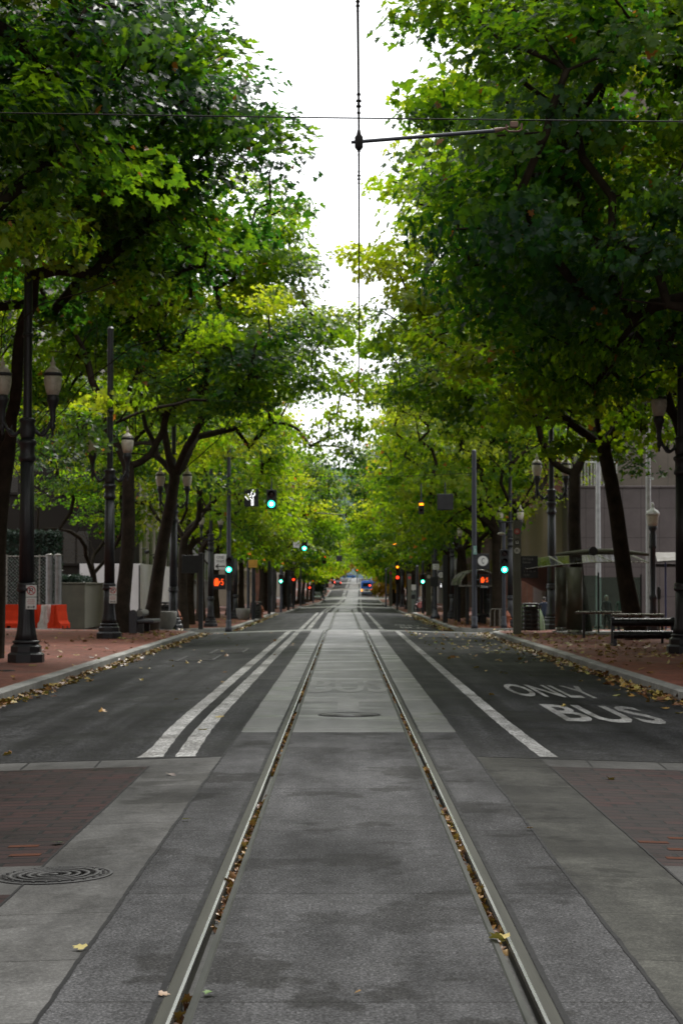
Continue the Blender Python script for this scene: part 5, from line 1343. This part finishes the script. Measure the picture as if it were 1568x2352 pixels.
# trees that close the street
au = tree_meshes(500, **{**LOWK, 'leaf': .5, 'cc': (.5, 0, 8)}); au[1].materials.clear(); au[1].materials.append(m_leafy)
for px, y, lab, s in ((764, 545, 'yellow autumn tree at the far end of the street, left', 1.0), (752, 500, 'yellow autumn tree just before the far end, left', .9), (772, 590, 'small orange-yellow tree at the very end, left of the pole', .8), (915, 420, 'yellow autumn tree far on the right beyond the bus', .85), (905, 300, 'yellowing tree behind the far amber light on the right', .8)):
    x = at(px, 1330, y)[0]; plant(au, x, y, lab, s, name='autumn_tree', group='yellow trees at the end of the street')
def conifer(seed):
    rs = np.random.RandomState(seed); n = 2600; t = rs.rand(n) ** .7; a = rs.uniform(0, 6.28, n); rr = (1 - t) * 3.0 * (rs.rand(n) ** .4) + .1
    P = np.stack([rr * np.cos(a), rr * np.sin(a), 1.5 + t * 13], 1); nr = np.stack([np.cos(a), np.sin(a), np.full(n, .9)], 1) + rs.normal(size=(n, 3)) * .4; nr /= np.linalg.norm(nr, axis=1)[:, None]
    c = build_leaves('crown', P, nr, rs.uniform(.5, .9, n), rs.rand(n), rs, [m_leafd]); m = MB(); m.tube([(0, 0, 0), (0, 0, 13)], [.3, .05], 8)
    me = bpy.data.meshes.new('trunk'); me.from_pydata(m.v, [], m.f); me.materials.append(m_bark); return me, c
cf = conifer(9)
for px, y, lab, s in ((846, 660, 'dark conifer at the end of the street, right of the red light', 1.1), (862, 640, 'dark conifer, second at the street end on the right', .9), (836, 720, 'slim dark conifer directly above the street end', 1.0), (735, 372, 'dark round evergreen behind the parked pale car', .5)):
    x = at(px, 1330, y)[0]; plant(cf, x, y, lab, s, name='conifer', group='dark conifers at the end of the street')
# ------------------------------------------------------------------ vehicles and people
m_gl = mat('vehicle_glass', (.015, .018, .022), .1, 0, .2, 1, spec=.8)
m_tyre = mat('tyre', (.015, .015, .015), .7); m_tail = emit('tail_light', (1, .06, .02), 5); m_chrome = mat('plate', (.5, .5, .5), .4)
def wheel(parent, x, y, r_, w_):
    m = MB(); m.tube([(x - w_ / 2, y, r_), (x + w_ / 2, y, r_)], r_, 20); wh = m.build('wheel', m_tyre, parent)
    m = MB(); m.tube([(x - w_ / 2 - .006, y, r_), (x + w_ / 2 + .006, y, r_)], r_ * .6, 16); m.build('rim', m_silver, wh)
def car(label, px, y, c, suv=False, lit=True, rz=0, cat='car', roof=None, xx=None):
    x = at(px, 1340, y)[0] if xx is None else xx
    r = thing('parked_car' if not lit else 'car', label, cat, (x, y, gz(x - XO(y), y)), rz)
    sl = math.atan2(G(y + 3) - G(y - 3), 6); r.rotation_euler = (sl, 0, rz)
    mc = mat('car_paint_' + label.split()[0], c, .25, .3, .05, 3, spec=.6); h = 1.72 if suv else 1.45; W = .92
    m = MB(); m.prism_x([(-2.25, .3), (-2.3, .75), (-2.2, .95), (2.0, .92), (2.3, .7), (2.3, .3)], -W, W); m.build('body', mc, r)
    m = MB(); a = [(-2.15 if suv else -1.9, .951), (-1.95 if suv else -1.35, h - .06), (.3, h - .06), (1.15, .951)]
    vs = [(sx * (W - .03 if z < 1 else W - .2), yy, z) for sx in (-1, 1) for yy, z in a]; m.add(vs, [(0, 1, 2, 3), (7, 6, 5, 4), (0, 4, 5, 1), (1, 5, 6, 2), (2, 6, 7, 3), (0, 3, 7, 4)]); m.build('windows', m_gl, r)
    m = MB(); m.box(-W + .2, W - .2, -1.95 if suv else -1.38, .32, h - .055, h, bev=.03); m.build('roof', mc, r)
    for s in (-1, 1):
        m = MB(); m.box(s * W - (.22 if s > 0 else 0), s * W + (.22 if s < 0 else 0), -2.33, -2.2, .72, .9, bev=.02); m.build('tail_light', m_tail if lit else m_red, r)
        m = MB(); m.box(s * .65 - .15, s * .65 + .15, 2.25, 2.32, .55, .68, bev=.02); m.build('headlight', m_white, r)
        m = MB(); m.box(s * (W + .1) - .1, s * (W + .1) + .1, .85, .95, .92, 1.04, bev=.02); m.build('mirror', mc, r)
        for yy in (-1.4, 1.4): wheel(r, s * (W - .1), yy, .33, .22)
    m = MB(); m.box(-.26, .26, -2.31, -2.301, .45, .6); m.build('number_plate', m_chrome, r)
    m = MB(); m.box(-W + .02, W - .02, -2.36, -2.24, .28, .5, bev=.04); m.build('bumper', m_dark, r)
    return r
car('dark car with lit tail lights driving up the street hill', 775.5, 527, (.06, .07, .1))
car('maroon-roofed tall van braking just ahead of the dark car', 775, 548, (.5, .45, .45), suv=True, cat='van')
car('white car in the left lane beside the van on the hill', 768, 575, (.85, .85, .85), suv=True)
car('pale grey-green car parked at the left kerb behind a red light pole', 728, 372, (.45, .55, .55), suv=True, lit=False)
car('blue car crossing the street end far up the hill', 800, 640, (.05, .2, .6), rz=R(90), lit=False)
# bus
y = 424; x = at(842, 1350, y)[0]; z = gz(0, y)
m_blue = mat('bus_blue', (.04, .18, .75), .3, 0, .1, 2, spec=.6); m_bwh = mat('bus_white', (.85, .85, .85), .35, 0, .08, 2)
r = thing('city_bus', 'blue and white city bus seen from behind in the right lane', 'bus', (x, y, z), R(-5.5)); r.rotation_euler = (math.atan2(G(y + 12) - G(y), 12) * .6, 0, R(-5.5))
m = MB(); m.box(-1.27, 1.27, 0, 12, .42, 1.35, bev=.08); m.build('lower_body', m_bwh, r)
m = MB(); m.box(-1.275, 1.275, .01, 11.99, 1.352, 2.95, bev=.1); m.build('upper_body', m_blue, r)
m = MB(); m.box(-1.1, 1.1, .3, 11.5, 2.952, 3.15, bev=.08); m.build('roof_unit', m_blue, r)
m = MB(); m.box(-.85, .85, -.02, .0095, 1.85, 2.65, bev=.004); m.build('rear_window', m_gl, r)
m = MB(); m.box(-1.3, -1.276, .6, 11.4, 1.75, 2.6); m.build('side_windows', m_gl, r)
m = MB(); m.box(1.276, 1.3, .6, 11.4, 1.75, 2.6); m.build('side_windows', m_gl, r)
m = MB(); m.box(-1.22, 1.22, -.1, .06, .3, .7, bev=.04); m.build('bumper', mat('bus_bumper', (.05, .08, .16), .5), r)
m = MB(); m.box(-.4, .4, -.02, -.001, .95, 1.25, bev=.004); m.build('engine_grille', m_dark, r)
for s in (-1, 1):
    m = MB(); m.box(s * 1.08 - .11, s * 1.08 + .11, -.03, .07, .85, 1.3, bev=.02); m.build('tail_light', m_amber if s < 0 else m_tail, r)
    for yy in (2.6, 9.2): wheel(r, s * 1.1, yy, .48, .3)
m = MB(); m.box(.5, .85, -.03, .0, 2.0, 2.3, bev=.02); m.build('route_light', m_tail, r)
m = MB(); m.box(-1.33, -1.301, .7, 1.5, .5, 1.3); m.build('advert_panel', mat('advert_green', (.3, .42, .12), .5), r)

# ------------------------------------------------------------------ people: one skinned body each, pose from joints
m_skin = mat('skin', (.42, .26, .19), .55); m_hairg = mat('grey_hair', (.35, .33, .3), .8); m_haird = mat('dark_hair', (.03, .022, .018), .7)
def person(label, loc, rz, h, top, trousers, hair, stride=.1, arm=.15, bag=False, head_turn=0):
    r = thing('person', label, 'person', loc, rz); S = h / 1.75
    V, E, Rd = [], [], []
    def v(p, rad, pa=None):
        V.append(Vector(p) * S); Rd.append(rad * S)
        if pa is not None: E.append((pa, len(V) - 1))
        return len(V) - 1
    pel = v((0, 0, .95), .15); ab = v((0, .01, 1.1), .145, pel); ch = v((0, .0, 1.3), .165, ab); ub = v((0, .01, 1.43), .12, ch); nk = v((0, .0, 1.52), .055, ub); hd = v((0, -.015, 1.62), .088, nk); v((0, -.005, 1.72), .07, hd)
    for s in (-1, 1):
        sh = v((s * .19, .01, 1.42), .065, ub); el = v((s * (.25 + arm * .2), .03 - arm * .3, 1.14), .047, sh); wr = v((s * (.24 + arm * .1), -.06 - arm, .9), .032, el)
        pm = v((s * (.235 + arm * .1), -.075 - arm, .845), .036, wr)
        for f in range(4):
            a = (f - 1.5) * .019; k1 = v((s * (.235 + arm * .1) + a * .3, -.075 - arm + a, .79 + abs(f - 1.4) * .006), .0095, pm); v((s * (.228 + arm * .1) + a * .25, -.088 - arm + a, .752 + abs(f - 1.4) * .01), .008, k1)
        th = v((s * (.22 + arm * .1), -.11 - arm, .825), .010, pm); v((s * (.215 + arm * .1), -.125 - arm, .79), .009, th)
        hp = v((s * .09, 0, .88), .105, pel); kn = v((s * .1, -stride * s * .8 - .02, .5), .062, hp); an = v((s * .1, stride * s * -1.2 + .03, .09), .042, kn); v((s * .12, stride * s * -1.2 - .12, .035), .036, an)
    me = bpy.data.meshes.new('body'); me.from_pydata(V, E, []); o = bpy.data.objects.new('body', me); col.objects.link(o)
    md = o.modifiers.new('skin', 'SKIN'); md.use_smooth_shade = True; ss = o.modifiers.new('sub', 'SUBSURF'); ss.levels = 1; ss.render_levels = 1
    for k, rad in enumerate(Rd): me.skin_vertices[0].data[k].radius = (rad, rad * (.72 if k in (1, 2, 3) else 1)); me.skin_vertices[0].data[k].use_root = k == 0
    bpy.context.view_layer.update()
    m2 = bpy.data.meshes.new_from_object(o.evaluated_get(bpy.context.evaluated_depsgraph_get())); bpy.data.objects.remove(o); m2.name = 'body'
    for mt in (m_skin, top, trousers, m_dark): m2.materials.append(mt)
    for p_ in m2.polygons:
        z = p_.center.z / S; xx = abs(p_.center.x) / S
        p_.material_index = 3 if z < .1 else 2 if (z < .93 and xx < .2) else 0 if (z > 1.5 or z < .89) else 1
    link('body', m2, r)
    m = MB(); n = 14; vs = []
    for k in range(8):
        a = -.5 + k / 7 * 2.07
        for j in range(n): b = 6.2832 * j / n; vs.append((.105 * math.cos(a) * math.cos(b) * S, (.105 * math.cos(a) * math.sin(b) * 1.1 + .02) * S, (1.66 + .1 * math.sin(a)) * S))
    m.add(vs, [(k * n + j, k * n + (j + 1) % n, (k + 1) * n + (j + 1) % n, (k + 1) * n + j) for k in range(7) for j in range(n) if not (k < 4 and n * .55 < j < n * .95)], 0, True); m.build('hair', hair, r)
    f = MB(); [f.lathe([(.012, -.006), (.012, .006)], 8, (s * .032 * S, -.098 * S, 1.635 * S)) for s in (-1, 1)]; f.build('eyes', m_dark, r)
    f = MB(); f.tube([(0, -.09 * S, 1.63 * S), (0, -.115 * S, 1.595 * S), (0, -.09 * S, 1.585 * S)], .012 * S, 6); f.box(-.03 * S, .03 * S, -.1 * S, -.085 * S, 1.55 * S, 1.562 * S); [f.box(s * .088 * S - .01, s * .088 * S + .01, -.02, .03, 1.59 * S, 1.65 * S, bev=.006) for s in (-1, 1)]; f.build('face', m_skin, r)
    if bag: m = MB(); m.box(-.17 * S, .17 * S, .13 * S, .3 * S, 1.0 * S, 1.42 * S, bev=.05); m.build('backpack', m_dark, r)
    return r
j_navy = mat('navy_jacket', (.02, .03, .06), .7); j_green = mat('green_jacket', (.02, .06, .045), .7); j_black = mat('black_coat', (.018, .018, .022), .7); t_jean = mat('jeans', (.03, .04, .08), .8)
def pat2(px, y): x = at(px, 1400, y)[0]; return (x, y, G(y) - .12)
person('person in a navy jacket seen from behind beside the right twin lamp', pat2(1249, 82), R(180), 1.5, j_navy, t_jean, m_haird, .06)
person('person with grey hair in a dark coat seen through the shelter glass', pat2(1393, 81), R(20), 1.56, j_black, m_back, m_hairg, .05, .05)
person('person in a dark green jacket seen through the shelter glass', pat2(1426, 82), R(-15), 1.55, j_green, m_back, m_haird, .05, .1)
x, y = at(743, 1380, 315)[0], 315
person('person in dark clothes crossing the far street on foot', (x, y, gz(x - XO(y), y)), R(100), 1.75, j_black, m_back, m_haird, .22, .2, bag=True)
# ------------------------------------------------------------------ fallen leaves
m_fall = leaf_mat('fallen_leaf', [(0, (.05, .022, .01)), (.35, (.16, .065, .02)), (.6, (.3, .17, .04)), (.8, (.38, .30, .08)), (.92, (.3, .3, .1)), (1, (.08, .16, .02))], [(0, (.1, .04, .01)), (1, (.3, .3, .05))], .12)
def litter(label, P, size, seed, lift=.012, vmin=0, vmax=1, tilt=.28, fold=True):
    rs = np.random.RandomState(seed); n = len(P)
    nr = rs.normal(size=(n, 3)) * tilt + np.array([0, 0, 1]); nr /= np.linalg.norm(nr, axis=1)[:, None]
    nr[rs.rand(n) < .3] *= -1
    me = build_leaves('fallen_leaves', P + np.array([0, 0, lift]), nr, size * rs.uniform(.6, 1.25, n), rs.uniform(vmin, vmax, n), rs, [m_fall])
    return link('fallen_leaves', me, None, None, kind='stuff', label=label, category='leaves')
rs = np.random.RandomState(12)
def gutter(s, y0, y1, n, seed, wd=.10):
    rs = np.random.RandomState(seed); y = rs.uniform(y0, y1, n); c = .5 + .5 * np.sin(y * .9 + seed) * np.sin(y * .37)
    d = np.abs(rs.normal(size=n)) * wd * (.6 + 1.2 * c) + .02; x = s * (KX - d)
    return np.array([(a + XO(b), b, gz(a, b) + rs.uniform(0, .035) * max(0, 1 - q * 6)) for a, b, q in zip(x, y, d)])
litter('brown and yellow leaves lying along the left gutter', gutter(-1, 23, 72, 1200, 1, .12), .12, 1, vmax=.85)
litter('brown and yellow leaves lying along the right gutter', gutter(1, 23, 72, 1300, 2, .16), .12, 2, vmax=.85)
litter('leaves lying along the kerbs of the next block', np.vstack([gutter(-1, 92, 150, 600, 3), gutter(1, 92, 150, 800, 4, .25)]), .15, 3)
def scatter(x0, x1, y0, y1, n, seed, zf=gz, pw=1.):
    rs = np.random.RandomState(seed); t = rs.rand(n) ** pw; x = x0 + (x1 - x0) * t; y = rs.uniform(y0, y1, n)
    return np.array([(a, b, zf(a, b)) for a, b in zip(x, y)])
litter('pale leaves scattered over the right bus lane', np.vstack([scatter(5.2, 2.3, 45, 72, 230, 5, pw=1.8), scatter(5.2, 2.2, 22, 45, 22, 6, pw=2)]), .12, 5, vmin=.4)
litter('a few leaves scattered over the left lane', scatter(-5.2, -1.3, 20, 72, 38, 7), .11, 7, vmin=.3, vmax=.85)
litter('leaves scattered over the left brick pavement', np.vstack([scatter(-5.5, -11, 27, 72, 210, 8, sw), scatter(-5.5, -8, 58, 72, 160, 14, sw)]), .13, 8)
litter('leaves scattered thickly over the right brick pavement', np.vstack([scatter(5.5, 12, 30, 72, 520, 9, sw), scatter(5.5, 9, 44, 66, 240, 15, sw)]), .13, 9, vmin=.35, vmax=.95)
litter('leaves on the right pavement of the next block', scatter(5.5, 9, 92, 150, 500, 10, sw), .15, 10, vmin=.2, vmax=.8)
litter('leaves caught on the left pavement near the hoarding', scatter(-5.6, -10, 92, 140, 250, 16, sw), .14, 16)
def groove(sg, n, seed):
    rs = np.random.RandomState(seed); y = 4.3 + (60 - 4.3) * rs.rand(n) ** 2.1; c = np.sin(y * 1.7 + seed) + np.sin(y * .63); keep = rs.rand(n) < .45 + .35 * c; y = y[keep]
    xm = (XC - GA + .021) if sg < 0 else (XC + GA - .021)
    return np.array([(xm + rs.uniform(-.012, .012), b, G(b) - .03 + rs.uniform(0, .022)) for b in y])
litter('wet brown leaves packed in the left rail groove', groove(-1, 1700, 21), .048, 21, 0, 0, .62, tilt=.9)
litter('wet brown leaves packed in the right rail groove', groove(1, 1700, 22), .048, 22, 0, 0, .7, tilt=.9)
def one_leaf(px, py, v, size, label, seed, rot=0, tilt=.25):
    y = CH * F / (py - 1344); x = at(px, py, y)[0]; rs = np.random.RandomState(seed)
    nr = np.array([[rs.uniform(-tilt, tilt), rs.uniform(-tilt, tilt), 1.0]]); nr /= np.linalg.norm(nr)
    me = build_leaves('fallen_leaf', np.zeros((1, 3)), nr, np.array([size]), np.array([v]), rs, [m_fall])
    o = link('fallen_leaf', me, None, (x, y, gz(x, y) + .016)); o.rotation_euler = (0, 0, rot); tag(o, label, 'leaf', 'single leaves on the paving')
one_leaf(487, 2278, 1.0, .06, 'bright green leaf lying between the rails near the left rail', 1)
one_leaf(195, 2178, .82, .07, 'curled pale yellow leaf beside the left concrete joint', 2)
one_leaf(133, 1928, .98, .09, 'green leaf on the edge of the left brick crossing', 3)
one_leaf(1158, 2158, .8, .10, 'tan leaf resting across the right rail groove', 4)
one_leaf(420, 1884, .85, .06, 'small yellow leaf on concrete left of the left rail', 5)
one_leaf(388, 1776, .0, .10, 'dark shrivelled leaf on the left concrete band', 6)
one_leaf(1210, 1905, .3, .05, 'small brown leaf on the right slab near the joint', 7)
one_leaf(1400, 1781, .4, .09, 'brown leaf on the right brick crossing near the header', 8)
one_leaf(828, 2277, .55, .03, 'tiny tan leaf in the middle of the track slab', 9)
one_leaf(365, 2282, .45, .05, 'thin brown leaf on the slab left of the left rail', 10)
